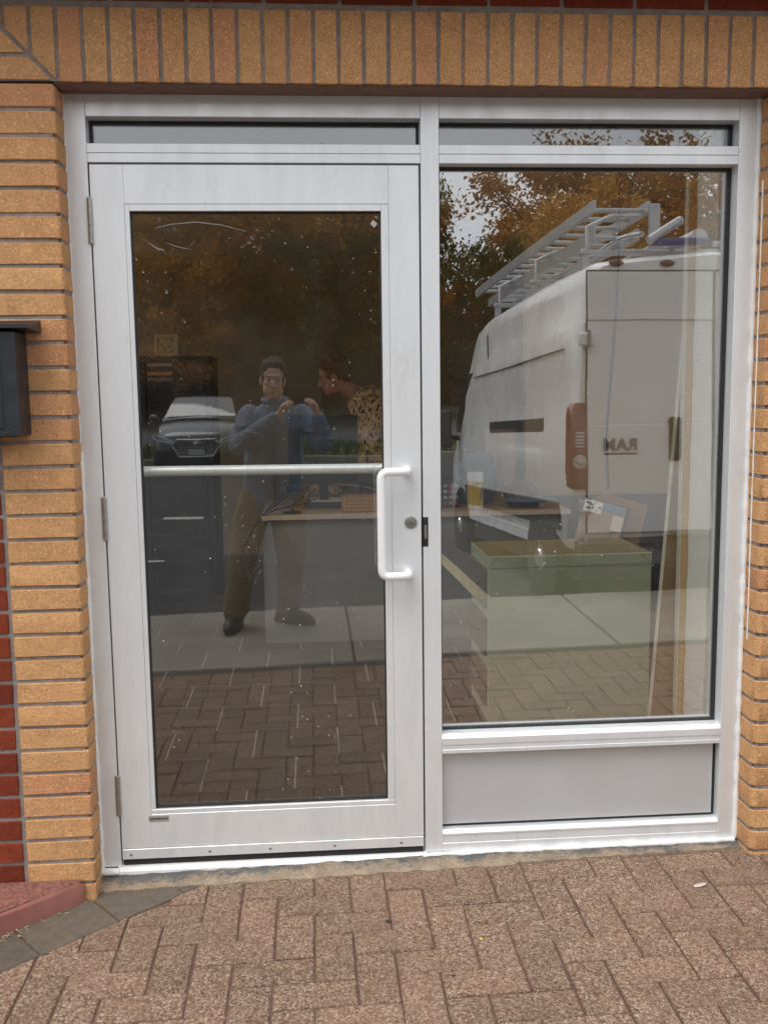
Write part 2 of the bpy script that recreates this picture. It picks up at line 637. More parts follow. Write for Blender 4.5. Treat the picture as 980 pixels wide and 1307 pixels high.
# grey border stones running out from the wall at a slant
for k, (t0, t1) in enumerate(((-.50, -.30), (-.295, -.095), (-.09, .105), (.11, .335), (.34, .545), (.55, .70))):
    P = [B0 + BD * t0, B0 + BD * t1, B0 + BD * t1 - BN * .21, B0 + BD * t0 - BN * .21]
    poly = clip([tuple(p) for p in P], 0, -1, .052)
    poly = clip(poly, 0, -1, .052)
    if len(poly) > 2 and area(poly) > .0006:
        MB().prism(poly, -.05, -.001, .003).build('border_stone', M_BORDER, pavement)

# stained concrete strip between pavers and frame
mb = MB()
rings = []
rs = random.Random(3)
n = 90
for i in range(n + 1):
    x = -.075 + (1.99) * i / n
    gz = TILT * x
    yo = -.062 + rs.uniform(-.006, .006) + (.012 if x > 1.2 else 0)
    zt = .026 + (.043 - .026) * min(1, x / 1.0) + rs.uniform(-.002, .002)
    rings.append([(x, .02, gz - .03), (x, .02, zt + .004), (x, -.018 + rs.uniform(-.004, .004), zt), (x, -.04, gz * .4 + zt * .6 - .004 + rs.uniform(-.002, .002)), (x, yo, gz + .002), (x, yo - .002, gz - .03)])
mb.loft(rings)
strip = mb.build('threshold_strip', M_STRIP, None, 50)
structure(strip, 'stained concrete strip under the shop front')

# concrete sidewalk
sidewalk = MB().box(-16, 18, -3.545, -2.215, -.16, -.02).build('sidewalk', M_JOINT)
structure(sidewalk, 'concrete sidewalk between the pavers and the parking lot')
sidewalk.rotation_euler = (0, -TILT, 0)
xs = -14.0 + .805 % 1.48
k = -10
while True:
    x0 = .805 + 1.48 * k
    if x0 > 16:
        break
    MB().box(x0 + .006, x0 + 1.474, -3.54, -2.225, -.12, random.uniform(-.002, .002), .008).build('slab', M_CONC, sidewalk)
    k += 1
    if x0 < -14:
        continue


def lot_z(x, y):
    prof = [(0, -.05), (-3.5, -.10), (-3.75, -.16), (-4.57, -.205), (-8.5, -.40), (-11, -.36), (-16, -.12), (-18.2, -.08), (-24, -.06), (-34, -.1), (-60, .2), (-130, 1.5)]
    for (a, za), (b, zb) in zip(prof, prof[1:]):
        if y >= b:
            t = (a - y) / (a - b)
            return za + (zb - za) * t
    return prof[-1][1]


def sheet(x0, x1, y0, y1, nx, ny, dz):
    mb = MB()
    vs = [(x0 + (x1 - x0) * i / nx, y0 + (y1 - y0) * j / ny, 0) for j in range(ny + 1) for i in range(nx + 1)]
    vs = [(x, y, lot_z(x, y) + dz) for x, y, z in vs]
    fs = [(j * (nx + 1) + i, j * (nx + 1) + i + 1, (j + 1) * (nx + 1) + i + 1, (j + 1) * (nx + 1) + i) for j in range(ny) for i in range(nx)]
    return mb.add(vs, fs)


structure(sheet(-170, 170, -260, 60, 20, 130, -.12).build('ground', M_EARTH))
lot = sheet(-30, 34, -18.3, -3.5, 8, 60, 0).build('parking_lot', M_ASPH)
structure(lot, 'asphalt parking lot')
road = sheet(-90, 90, -34.0, -24.0, 8, 10, .02).build('road', M_ROAD)
structure(road, 'road beyond the parking lot')


def paint(x0, x1, y0, y1, mat, name='parking_line', nseg=8):
    # follows the lot, 4 mm above it
    mb = MB()
    nseg = max(1, int(max(abs(y1 - y0), 1) / .25))
    vs, fs = [], []
    for j in range(nseg + 1):
        y = y0 + (y1 - y0) * j / nseg
        for x in (x0, x1):
            vs.append((x, y, lot_z(x, y) + .006))
    for j in range(nseg):
        fs.append((2 * j, 2 * j + 1, 2 * j + 3, 2 * j + 2))
    return mb.add(vs, fs).build(name, mat, lot)


paint(1.86, 1.98, -8.6, -3.75, M_YPAINT)
paint(-1.55, -1.0, -11.3, -11.12, M_PAINT)
paint(-1.3, -1.0, -7.6, -7.45, M_PAINT)
paint(-1.2, -1.1, -6.6, -3.75, M_YPAINT)
paint(5.2, 5.32, -8.6, -3.75, M_YPAINT)
# kerb in front of the grass
MB().box(-30, 34, -18.46, -18.3, -.25, .03, .01).build('kerb', M_CONC, lot)

# grass verge
M_GRASS = plain('grass', (.055, .10, .02), (.10, .11, .03), .9, 0, 3.0, var=0)
M_GRASS2 = plain('grass_soil', (.045, .07, .02), (.08, .075, .03), .95, 0, 2.5)
structure(sheet(-60, 60, -24.0, -18.46, 10, 10, .05).build('verge', M_GRASS2))
rg = random.Random(5)
mb = MB()
for i in range(9000):
    x = rg.uniform(-14, 12); y = rg.uniform(-23.9, -18.5)
    z = lot_z(x, y) + .05
    h = rg.uniform(.06, .17); w = rg.uniform(.02, .045); a = rg.uniform(0, 6.28); l = rg.uniform(-.06, .06)
    mb.add([(x - w * math.cos(a), y - w * math.sin(a), z), (x + w * math.cos(a), y + w * math.sin(a), z), (x + l, y + l, z + h)], [(0, 1, 2)])
gr = mb.build('grass', M_GRASS)
gr['kind'] = 'stuff'
gr['label'] = 'rough green grass on the verge beyond the lot'

# ------------------------------------------------------------------ brick wall
wall = thing('brick_wall', 'ochre and red brick wall around the shop front', 'wall')
C_ = .0677
Z0 = 2.2837                        # a bed joint at the head of the opening
WY0, WY1 = -.1, -.003


def brick_mesh(l, h, seed, bull=None, rad=.012):
    """one brick, centred; bull = +1/-1 rounds the front arris on that end"""
    rr = random.Random(seed)
    d = WY1 - WY0
    if bull is None:
        mb = MB().box(-l / 2, l / 2, -d / 2, d / 2, -h / 2, h / 2, .0022)
    else:
        prof = []
        for k in range(7):
            a = math.pi / 2 * k / 6
            prof.append((l / 2 - rad + rad * math.sin(a), -d / 2 + rad - rad * math.cos(a)))
        poly = [(-l / 2, d / 2), (-l / 2, -d / 2)] + prof + [(l / 2, d / 2)]
        poly = [(x * bull, y) for x, y in poly]
        mb = MB()
        c = .002
        cx = 0
        rings = []
        for z, k in ((-h / 2, 1), (-h / 2 + c, 0), (h / 2 - c, 0), (h / 2, 1)):
            rings.append([(x - k * c * (1 if x > 0 else -1), y + k * c * (1 if y < 0 else -1), z) for x, y in poly])
        mb.loft(rings)
    mb.v = [(x + rr.uniform(-.0011, .0011), y + rr.uniform(-.0009, .0009), z + rr.uniform(-.0011, .0011)) for x, y, z in mb.v]
    return mb


JT = .0105
och_l = [brick_mesh(.1905, C_ - JT, s, 1, .007).mesh('brick', 35) for s in range(4)]
och_r = [brick_mesh(.1905, C_ - JT, s + 10, -1, .026).mesh('brick', 35) for s in range(4)]
red_b = [brick_mesh(.190, C_ - JT, s + 20).mesh('brick') for s in range(4)]
sol_b = [brick_mesh(.0672 - .0095, .187, s + 30).mesh('brick') for s in range(4)]
for l, m in ((och_l, M_OCHRE), (och_r, M_OCHRE), (red_b, M_RED), (sol_b, M_OCHRE)):
    for me in l:
        me.materials.append(m)
rb = random.Random(21)
yc = (WY0 + WY1) / 2


def put_brick(me, x, z):
    return link('brick', me, None, wall, (x, yc + rb.uniform(-.0018, .0018), z), (rb.uniform(-.006, .006), rb.uniform(-.004, .004), rb.uniform(-.006, .006)))


rest = MB(); rest_o = MB()
dd = (WY1 - WY0) / 2
nC = 34
for c in range(nC):
    z = Z0 - C_ * (c + .5)
    if z < .0:
        break
    put_brick(och_l[rb.randrange(4)], -.1505, z)
    put_brick(red_b[rb.randrange(4)], -.3525, z)
    put_brick(och_r[rb.randrange(4)], 1.908 + .0955, z)
    for k in range(3):
        x = -.553 - .2005 * k
        rest.box(x - .095, x + .095, WY0, WY1, z - C_ / 2 + JT / 2, z + C_ / 2 - JT / 2, .002)
    for k in range(4):
        x = 2.2045 + .2005 * k
        rest.box(x - .095, x + .095, WY0, WY1, z - C_ / 2 + JT / 2, z + C_ / 2 - JT / 2, .002)
# soldier course
SP = .0672
SX = -.0435
k = 0
while SX + SP * (k + 1) < 1.915:
    put_brick(sol_b[rb.randrange(4)], SX + SP * (k + .5), 2.3795)
    k += 1
SXR = SX + SP * k
# mitred corners: slanted ends meet on the diagonal
def mitre(xc, sgn, x_edge):
    hw = .005
    zt = 2.4735
    for q in range(3):
        a = x_edge + sgn * (SP * q + .00475); b = x_edge + sgn * (SP * (q + 1) - .00475)
        za = 2.2837 + abs(a - xc) + hw * 1.3; zb = 2.2837 + abs(b - xc) + hw * 1.3
        if za >= zt - .01:
            continue
        pts = [(a, za), (b, min(zb, zt)), (b, zt), (a, zt)] if zb < zt else [(a, za), (xc + sgn * (zt - 2.2837 - hw * 1.3), zt), (a, zt)]
        if sgn < 0:
            pts = pts[::-1]
        Mx = Matrix(((1, 0, 0, 0), (0, 0, -1, WY1), (0, 1, 0, 0), (0, 0, 0, 1)))
        MB().prism(pts, 0, WY1 - WY0, .002, Mx).build('brick', M_OCHRE, wall)
    for q in range(3):
        z0 = 2.2837 + C_ * q + JT / 2; z1 = 2.2837 + C_ * (q + 1) - JT / 2
        z1 = min(z1, zt)
        xa = xc + sgn * (z0 - 2.2837 + hw * 1.3); xb = xc + sgn * (z1 - 2.2837 + hw * 1.3); xo = xc + sgn * .195
        if abs(xo - xb) < .012:
            continue
        pts = [(xo, z0), (xa, z0), (xb, z1), (xo, z1)]
        if sgn > 0:
            pts = pts[::-1]
        Mx = Matrix(((1, 0, 0, 0), (0, 0, -1, WY1), (0, 1, 0, 0), (0, 0, 0, 1)))
        MB().prism(pts, 0, WY1 - WY0, .002, Mx).build('brick', M_OCHRE, wall)
        # red wall beside the mitre
        rest.box(*sorted((xo + sgn * .01, xo + sgn * .2)), WY0, WY1, z0, z1, .002)
        rest.box(*sorted((xo + sgn * .21, xo + sgn * .40)), WY0, WY1, z0, z1, .002)
        rest.box(*sorted((xo + sgn * .41, xo + sgn * .60)), WY0, WY1, z0, z1, .002)


mitre(-.047, -1, SX)
mitre(1.911, 1, SXR)
# red header course above the soldiers, then plain courses up to the parapet
for k in range(-3, 14):
    x = .60 + .2005 * (k - 3)
    put_brick(red_b[rb.randrange(4)], x, 2.4875 + C_ / 2 - .0035)
for c in range(1, 14):
    for k in range(-4, 15):
        x = .60 + .2005 * (k - 3) + (.1 if c % 2 else 0)
        z = 2.4875 + C_ * (c + .5)
        rest.box(x - .095, x + .095, WY0, WY1, z - C_ / 2 + JT / 2, z + C_ / 2 - JT / 2, .002)
ro = rest.build('bricks_beyond', M_RED, wall)
ro['kind'] = 'stuff'
# mortar core set back behind the brick faces
m = MB()
m.box(-1.0, -.066, -.0955, .16, -.1, 2.2800)
m.box(-.0659, -.0578, -.088, .16, -.1, 2.2800)
m.box(1.9375, 3.1, -.0955, .16, -.1, 2.2800)
m.box(1.9210, 1.9374, -.0935, .16, -.1, 2.2800)
m.box(1.9112, 1.9209, -.083, .16, -.1, 2.2800)
m.box(-1.0, 3.1, -.0955, .16, 2.2870, 3.45)
m.build('mortar', M_MORTAR, wall)
MB().box(-.056, 1.911, -.09, -.001, 2.2815, 2.2862, .001).build('lintel', M_BROWNTRIM, wall)
MB().box(-1.0, 3.1, -.34, -.1005, 2.566, 2.63, .006).build('shading_ledge', M_SHADING_LEDGE, wall)  # unseen overhang, added to keep the top red course in shade

# ------------------------------------------------------------------ shop front frame
ZB, ZT = .045, 2.286
XL, XJ, XML, XMR, XJR, XR = -.057, 0.0, .925, .9775, 1.8493, 1.9
T3, T2, T1 = 2.102, 2.153, 2.2244
FB = .112
front = thing('shop_front_frame', 'silver aluminium shop front frame with tall fixed window beside the door', 'window frame')
CH = .0012
MB().box(XL, XJ, 0, FB, ZB, ZT, CH).build('jamb', M_ALU, front)
MB().box(XJR, XR, 0, FB, ZB, ZT, CH).build('jamb', M_ALU, front)
MB().box(XML, XMR, 0, FB, ZB, ZT, CH).build('mullion', M_ALU, front)
for a, b in ((XJ, XML), (XMR, XJR)):
    MB().box(a + .0004, b - .0004, .0006, FB, T1, ZT, CH).build('head_rail', M_ALU, front)
    MB().box(a + .0004, b - .0004, .0006, FB, (T2 + T3) / 2 + .0004, T2, CH).build('transom_bar', M_ALU, front)
    MB().box(a + .0004, b - .0004, .0006, FB, T3, (T2 + T3) / 2 - .0004, CH).build('transom_bar', M_ALU, front)
# sill rail: glazing bead above, flat band, lower bead
a, b = XMR + .0004, XJR - .0004
MB().prism([(.0, .388), (.0, .408), (.012, .4195), (.1, .4195), (.1, .388)][::-1], a, b, 0, Matrix(((0, 0, 1, 0), (1, 0, 0, 0), (0, 1, 0, 0), (0, 0, 0, 1)))).build('sill_bead', M_ALU, front)
MB().box(a, b, .002, FB, .3735, .3876, .0008).build('sill_rail', M_ALU, front)
MB().box(a, b, -.0006, FB, .3606, .3730, .001).build('sill_bead', M_ALU, front)
MB().prism([(.0, .098), (.0, .103), (.012, .1125), (.1, .1125), (.1, .098)][::-1], a, b, 0, Matrix(((0, 0, 1, 0), (1, 0, 0, 0), (0, 1, 0, 0), (0, 0, 0, 1)))).build('sill_bead', M_ALU, front)
MB().box(a, b, .002, FB, .0735, .0976, .0008).build('bottom_rail', M_ALU, front)
MB().box(a, b, -.0006, FB, ZB, .0730, .001).build('bottom_rail', M_ALU, front)
# infill panel with its black gasket
MB().box(a + .001, b - .011, .028, .05, .1225, .3600).build('infill_panel', M_ALU_PANEL, front)
MB().box(a, b, .034, .056, .1130, .3603).build('panel_gasket', M_RUBBER, front)


def gasket(x0, x1, z0, z1, y0, y1, w, name):
    mb = MB()
    mb.box(x0, x0 + w, y0, y1, z0, z1)
    mb.box(x1 - w, x1, y0, y1, z0, z1)
    mb.box(x0 + w, x1 - w, y0, y1, z0, z0 + w * .6)
    mb.box(x0 + w, x1 - w, y0, y1, z1 - w, z1)
    return mb.build(name, M_RUBBER, front)


WG = .055
gasket(XMR + .0006, XJR - .0006, .4198, T3 - .0004, WG - .008, WG + .016, .0075, 'window_gasket')
MB().box(XMR + .004, XJR - .004, WG, WG + .006, .4215, T3 - .003).build('window_pane', M_GLASS_WIN, front)
gasket(XMR + .0006, XJR - .0006, T2 + .0004, T1 - .0004, WG - .008, WG + .016, .006, 'transom_gasket')
MB().box(XMR + .004, XJR - .004, WG, WG + .006, T2 + .002, T1 - .003).build('transom_pane', M_GLASS_TR, front)
gasket(XJ + .0006, XML - .0006, T2 + .0004, T1 - .0004, WG - .008, WG + .016, .006, 'transom_gasket')
MB().box(XJ + .004, XML - .004, WG, WG + .006, T2 + .002, T1 - .003).build('transom_pane', M_GLASS_TR, front)
# door stop behind the leaf, strike slot in the mullion
mb = MB()
mb.box(XJ + .0005, XJ + .016, .050, .108, .07, T3 - .0005)
mb.box(XML - .016, XML - .0005, .050, .108, .07, T3 - .0005)
mb.box(XJ + .016, XML - .016, .050, .108, T3 - .016, T3 - .0005)
mb.build('door_stop', M_RUBBER, front)
MB().box(XML - .0005, XML + .0145, -.0012, .02, 1.004, 1.092).build('strike_plate', M_BLACK, front)
MB().box(XML + .003, XML + .010, -.0028, .004, 1.028, 1.068, .001).build('strike_keeper', M_STEEL, front)


def bead(name, pts, r, seed, mat=M_CAULK, parent=front, step=.02, jit=.25):
    rr = random.Random(seed)
    P, Q = [], []
    for a, b in zip(pts, pts[1:]):
        a, b = Vector(a), Vector(b)
        m_ = max(1, int((b - a).length / step))
        for i in range(m_):
            P.append(a.lerp(b, i / m_)); Q.append(r * (1 + rr.uniform(-jit, jit)))
    P.append(Vector(pts[-1])); Q.append(r)
    return MB().tube(P, Q, 8).build(name, mat, parent, 60)


bead('caulk', [(1.9045, -.004, .05), (1.9045, -.004, 2.284)], .0085, 1)
bead('caulk', [(1.9085, -.035, .7), (1.9085, -.035, 2.05)], .003, 7)
bead('caulk', [(-.0575, -.003, .04), (-.0575, -.003, 1.3)], .0075, 2)
bead('caulk', [(-.0575, -.002, 1.3), (-.0575, -.002, 2.284)], .003, 3)
bead('caulk', [(XML - .01, -.010, .041), (1.2, -.008, .043), (1.9, -.008, .046)], .0095, 4)
bead('caulk', [(-.06, -.010, .036), (-.004, -.012, .036)], .0105, 5)

# threshold under the door
th = MB()
th.prism([(-.016, .026), (-.016, .036), (-.006, .046), (.1, .046), (.1, .026)][::-1], -.0085, XML + .004, 0, Matrix(((0, 0, 1, 0), (1, 0, 0, 0), (0, 1, 0, 0), (0, 0, 0, 1))))
tho = th.build('threshold', M_CAULK, front)

# ------------------------------------------------------------------ the door
door = thing('glass_door', 'silver aluminium glazed shop door with white offset pull handle', 'door', (0, 0, .07))
DL, DR, DB, DT = .0045, .9195, .0715, 2.0965
SL, SR = .0955, .8325             # inner edges of the stiles
BT, BB = 1.990, .2065             # bead outer lines
GL, GR, GB, GT = .1085, .8110, .2205, 1.9715
DD = .044
MB().box(DL, SL - .0003, 0, DD, DB + .029, DT, .0012).build('stile', M_ALU, door)
MB().box(SR + .0003, DR, 0, DD, DB + .029, DT, .0012).build('stile', M_ALU, door)
MB().box(SL, SR, .0004, DD, BT + .0004, DT, .0008).build('top_rail', M_ALU, door)
MB().box(SL, SR, .0004, DD, DB + .029, BB - .0004, .0008).build('bottom_rail', M_ALU, door)
MB().box(SL + .0003, GL, .0015, DD, GB, BT, .0008).build('glazing_bead', M_ALU, door)
MB().box(GR, SR - .0003, .0015, DD, GB, BT, .0008).build('glazing_bead', M_ALU, door)
MB().box(GL + .0003, GR - .0003, .0015, DD, GT, BT, .0008).build('glazing_bead', M_ALU, door)
MB().box(SL + .0003, SR - .0003, .0015, DD, BB, GB - .0004, .0008).build('glazing_bead', M_ALU, door)
mb = MB()
w = .004
mb.box(GL, GL + w, .012, .032, GB, GT); mb.box(GR - w, GR, .012, .032, GB, GT)
mb.box(GL + w, GR - w, .012, .032, GB, GB + w); mb.box(GL + w, GR - w, .012, .032, GT - w, GT)
mb.build('gasket', M_RUBBER, door)
MB().box(GL + .002, GR - .002, .019, .025, GB + .002, GT - .002).build('glass_pane', M_GLASS_DOOR, door)
# sweep along the bottom, with screws
swp = MB().box(DL + .001, DR - .001, -.0035, .001, DB - .003, DB + .0285, .001).build('door_sweep', M_ALU, door)
MB().box(DL + .002, DR - .002, .006, .03, .0465, DB - .0005).build('sweep_brush', M_RUBBER, door)
for x in (.0307, .2656, .4482, .6444, .8495):
    MB().lathe([(.0042, 0), (.0042, .0012), (.0025, .0022)], 10, Matrix.Translation((x, -.0036, DB + .012)) @ Matrix.Rotation(R(90), 4, 'X')).build('screw', M_STEEL, door, 40)
# pull handle, outside
def bend_path(pts, rad, n=6):
    out = [Vector(pts[0])]
    for i in range(1, len(pts) - 1):
        p, a, b = Vector(pts[i]), Vector(pts[i - 1]), Vector(pts[i + 1])
        da, db = (a - p).normalized(), (b - p).normalized()
        s, e = p + da * rad, p + db * rad
        for k in range(n + 1):
            t = k / n
            out.append(s * (1 - t) ** 2 + p * 2 * t * (1 - t) + e * t * t)
    out.append(Vector(pts[-1]))
    return out


hp = bend_path([(.8775, .001, 1.2325), (.8775, -.052, 1.2325), (.7975, -.056, 1.2325), (.7975, -.056, .9265), (.8775, -.052, .9265), (.8775, .001, .9265)], .022)
MB().tube(hp, .0125, 16).build('pull_handle', M_HANDLE, door, 60)
# push bar across the inside
pb = bend_path([(.094, .040, 1.236), (.094, .086, 1.236), (.826, .086, 1.232), (.826, .040, 1.232)], .022)
MB().tube(pb, .0155, 14).build('push_bar', M_ALU, door, 60)
# cylinder lock
RX = Matrix.Rotation(R(90), 4, 'X')
lock = MB().lathe([(.0185, 0), (.0185, .004), (.0165, .0065), (.013, .007), (.0125, .0045)], 28, Matrix.Translation((.8878, .0005, 1.078)) @ RX).build('lock', M_STEEL, door, 30)
MB().lathe([(.0122, .004), (.0122, .0052), (.011, .0056)], 24, Matrix.Translation((.8878, .0005, 1.078)) @ RX).build('keyway', plain('lock_grey', (.30, .30, .29), None, .4, .7), lock, 30)
MB().box(.8872, .8888, -.0066, -.004, 1.071, 1.080).build('key_slot', M_BLACK, lock)
# hinges: knuckles on the left edge
for zc in (1.944, 1.108, .270):
    h = MB()
    kn = .1245 / 5
    for i in range(5):
        z = zc - .0622 + kn * i
        h.lathe([(.0052, z + .0003), (.0058, z + .0008), (.0058, z + kn - .0008), (.0052, z + kn - .0003)], 14, Matrix.Translation((.0022, -.0055, 0)))
    h.lathe([(.003, zc - .0655), (.0042, zc - .0622), (.0042, zc + .0622), (.003, zc + .0655)], 10, Matrix.Translation((.0022, -.0055, 0)))
    h.box(-.0075, -.0045, -.003, .004, zc - .062, zc + .062)
    h.build('hinge', M_STEEL, door, 40)
# small maker's plate: a worn printed strip
pl = MB().box(.0875, .1470, -.0012, .0008, .1835, .2020, .0005).build('maker_plate', plain('plate', (.30, .29, .27), (.22, .21, .2), .5), door)
mb = MB()
rl = random.Random(4)
x = .0905
while x < .1435:
    w = rl.uniform(.0012, .0035)
    mb.box(x, x + w, -.0017, -.0011, .1895 + rl.uniform(0, .002), .1965 - rl.uniform(0, .002))
    x += w + rl.uniform(.0008, .0018)
mb.build('plate_print', M_BLACK, pl)
M_SMEAR = plain('dried_smear', (.30, .29, .26), (.2, .19, .17), .9)
for pts, w_, m_s in (([(.175, 1.928), (.22, 1.938), (.29, 1.944), (.36, 1.936), (.43, 1.918)], .0022, M_SMEAR), ([(.206, 1.955), (.203, 1.92), (.205, 1.888)], .0012, M_SMEAR), ([(.205, 1.888), (.235, 1.876), (.272, 1.868)], .0015, M_SMEAR),
                     ([(.115, 1.905), (.16, 1.882), (.185, 1.862), (.215, 1.850)], .0012, M_BLACK), ([(.155, 1.887), (.178, 1.872), (.198, 1.866)], .004, M_SMEAR)):
    vs, n_ = [], len(pts)
    for i, (x, z) in enumerate(pts):
        k = w_ * (.25 + math.sin(math.pi * (i + .5) / n_))
        vs += [(x, .0187, z - k / 2), (x, .0187, z + k / 2)]
    MB().add(vs, [(2 * i, 2 * i + 2, 2 * i + 3, 2 * i + 1) for i in range(n_ - 1)]).build('smear', m_s, door)
# a scrap of tape at the top corner of the glass
MB().box(-.008, .008, -.0008, 0, -.007, .007, 0, Matrix.Translation((.7915, .0187, 1.9385)) @ Matrix.Rotation(R(40), 4, 'Y')).build('tape_scrap', plain('tape', (.5, .5, .48)), door)

# ------------------------------------------------------------------ mailbox
mail = thing('wall_mailbox', 'black metal mailbox fixed to the brick wall left of the door', 'mailbox', (-.3, -.1, 1.36))
MX0, MX1, MY = -.47, -.1625, -.213
MB().box(MX0, MX1, MY, -.1022, 1.3575, 1.632, .003).build('body', M_MAILBOX, mail)
lidp = [(-.225, 1.6395), (-.225, 1.6485), (-.17, 1.6515), (-.103, 1.666), (-.103, 1.632)][::-1]
MB().prism(lidp, MX0 - .035, MX1 + .040, 0, Matrix(((0, 0, 1, 0), (1, 0, 0, 0), (0, 1, 0, 0), (0, 0, 0, 1)))).build('lid', M_MAILBOX, mail)
MB().box(MX0 + .02, MX1 - .038, MY - .003, MY + .001, 1.3790, 1.568, .0015).build('front_door', M_MAILBOX, mail)
MB().box(MX0 + .02, MX1 - .040, MY - .003, MY + .001, 1.580, 1.622, .0015).build('letter_flap', M_MAILBOX, mail)
for (x, z) in ((-.193, 1.415), (-.178, 1.373), (-.197, 1.368)):
    MB().lathe([(.003, 0), (.003, .001), (.0015, .0016)], 8, Matrix.Translation((x, MY, z)) @ RX).build('rivet', M_BLACK, mail)

# ------------------------------------------------------------------ red stone pad by the wall
slab_poly = [(-.60, -.104), (-.60, -.64), (-.283, -.272), (-.10, -.128), (-.086, -.112), (-.088, -.104)]
st = MB().prism(slab_poly, -.02, .062, .012).build('stone_step', M_REDEDGE, None, 30)
tag(st, 'red stone pad sticking out under the mailbox at the foot of the brick wall', 'step')
top = [(x * .985 - .006, y * .97 - .001) for x, y in slab_poly]
MB().prism(top, .055, .0645, .004).build('stone_top', M_REDSTONE, st)

# ------------------------------------------------------------------ the office behind the glass
FZ = .03
office_floor = MB().box(-2.2, 3.4, .16, 6.0, -.05, FZ - .004).build('office_floor', plain('tile_grout', (.34, .30, .24), (.26, .23, .18), .9))
structure(office_floor, 'dark tiled office floor with pale grout')


def tile_mat():
    t = NT('dark_floor_tile')
    v = t.coord()
    c = t.mix(t.rng(t.noise(v, 6, 7, .65), .3, .7, 0, 1), (.045, .036, .028), (.028, .023, .019))
    return t.surf(value_var(t, c, .12), .38, 0, None, .4)


M_TILE = tile_mat()
TXP, TYP = .3425, .3195
tme = MB().box(-TXP / 2 + .0035, TXP / 2 - .0035, -TYP / 2 + .0035, TYP / 2 - .0035, -.008, 0, .0012).mesh('floor_tile')
tme.materials.append(M_TILE)
for j in range(17):
    yb = .2545 + TYP * j
    for i in range(-6, 9):
        x = .168 + TXP * (i + .5) + (TXP / 2 if j % 2 == 0 else 0)
        if -2.1 < x < 3.2 and yb + TYP < 5.9:
            link('floor_tile', tme, None, office_floor, (x, yb + TYP / 2, FZ + random.uniform(-.0006, .0006)))

M_WALLP = plain('beige_wall_paint', (.33, .25, .155), (.29, .22, .135), .85, scale=3)
M_PLASTER = plain('white_plaster', (.86, .84, .75), (.76, .74, .65), .85, scale=14, bump=.5, bscale=30, bdist=.006)
M_CEIL = plain('ceiling_tile', (.45, .42, .36), (.4, .37, .31), .9, scale=4)
w_ = MB()
w_.box(-2.3, 3.5, 5.9, 6.02, -.05, 2.9)
for xa, xb, ye in ((-2.3, -2.18, 5.6), (3.38, 3.5, 3.2)):      # wide window openings added in both side walls to let daylight in
    w_.box(xa, xb, .16, .34, -.05, 2.9)
    w_.box(xa, xb, ye, 5.9, -.05, 2.9)
    w_.box(xa, xb, .34, ye, -.05, .2)
    w_.box(xa, xb, .34, ye, 2.58, 2.9)
ow = w_.build('office_wall', M_WALLP)
structure(ow, 'beige painted office walls')
for xa, xb, ye in ((-2.27, -2.22, 5.6), (3.42, 3.47, 3.2)):      # frames for the added side openings
    f_ = MB()
    nb_ = 3 if ye > 4 else 2
    st_ = (ye - .39) / nb_
    for i in range(nb_ + 1):
        f_.box(xa, xb, .341 + st_ * i, .389 + st_ * i, .202, 2.578)
    for z in (.202, 2.53):
        for i in range(nb_):
            f_.box(xa + .002, xb - .002, .3895 + st_ * i, .3405 + st_ * (i + 1), z, z + .046)
    f_.build('added_window_frame', M_ALU, ow)
iw = MB()
iw.box(-2.18, -.062, .162, .25, -.05, 2.9)
iw.box(1.93, 3.38, .162, .25, -.05, 2.9)
iw.box(-.062, 1.93, .162, .25, 2.32, 2.9)
structure(iw.build('office_wall', M_PLASTER), 'inside face of the front wall')
oc = MB().box(-2.3, 3.5, 1.5, 6.02, 2.62, 2.7).box(-2.3, 3.5, .16, .36, 2.62, 2.7).box(-2.3, -1.9, .36, 1.5, 2.62, 2.7).box(3.2, 3.5, .36, 1.5, 2.62, 2.7).build('office_ceiling', M_CEIL)  # gap near the front is an added skylight, brightens desk and cabinet
structure(oc, 'office ceiling with a long roof light added to brighten the office')
rl_ = MB()
for i in range(6):
    x = -1.9 + i * 1.01
    rl_.box(x, x + .05, .36, 1.5, 2.64, 2.72)
rl_.build('added_skylight_bar', M_ALU, oc)
MB().box(-1.9, 3.2, .36, 1.5, 2.725, 2.731).build('added_skylight_pane', glass_mat('added_skylight_glass', .04, (.96, .97, .97), .1, 3.3), oc)
pw_ = MB().box(2.02, 3.378, 3.62, 3.72, -.05, 2.618).build('office_partition', plain('tan_partition_paint', (.50, .36, .20), (.44, .31, .17), .8, scale=3))
structure(pw_, 'tan partition behind the right end of the desk')
MB().box(2.021, 3.37, 3.605, 3.6195, FZ, .735, .002).build('wainscot', plain('dark_grey_panel', (.055, .052, .048), (.04, .038, .036), .7), pw_)
# rough plaster return and wooden trim at the right edge of the window
mb = MB()
rings = []
rr = random.Random(8)
for i in range(48):
    z = FZ + 2.27 * i / 47
    e = [rr.uniform(0, .0035) for _ in range(5)]
    rings.append([(1.930, .166, z), (1.862 + e[0], .166 + rr.uniform(0, .006), z), (1.860 + e[1], .21, z), (1.859 + e[2], .26, z), (1.860 + e[3], .30, z), (1.861 + e[4], .339, z), (1.930, .340, z)])
mb.loft(rings)
tag(mb.build('window_return', M_PLASTER, None, 40), 'rough white plaster edge inside the window, next to the tan trim board', 'plaster edge')
M_TANWOOD = plain('tan_wood', (.56, .38, .175), (.45, .29, .125), .6, scale=9)
M_BROWNWOOD = plain('brown_board', (.25, .16, .065), (.19, .115, .045), .55, scale=5)
M_CREAM = plain('cream_paint', (.68, .64, .50), (.5, .46, .34), .6, scale=20)
tb = thing('trim_board', 'upright tan trim board with a flaking cream edge, inside the window by the white plaster', 'board', (1.88, .36, FZ))
MB().box(1.8415, 1.905, .3415, .375, FZ, 2.25, .001).build('board', M_TANWOOD, tb)
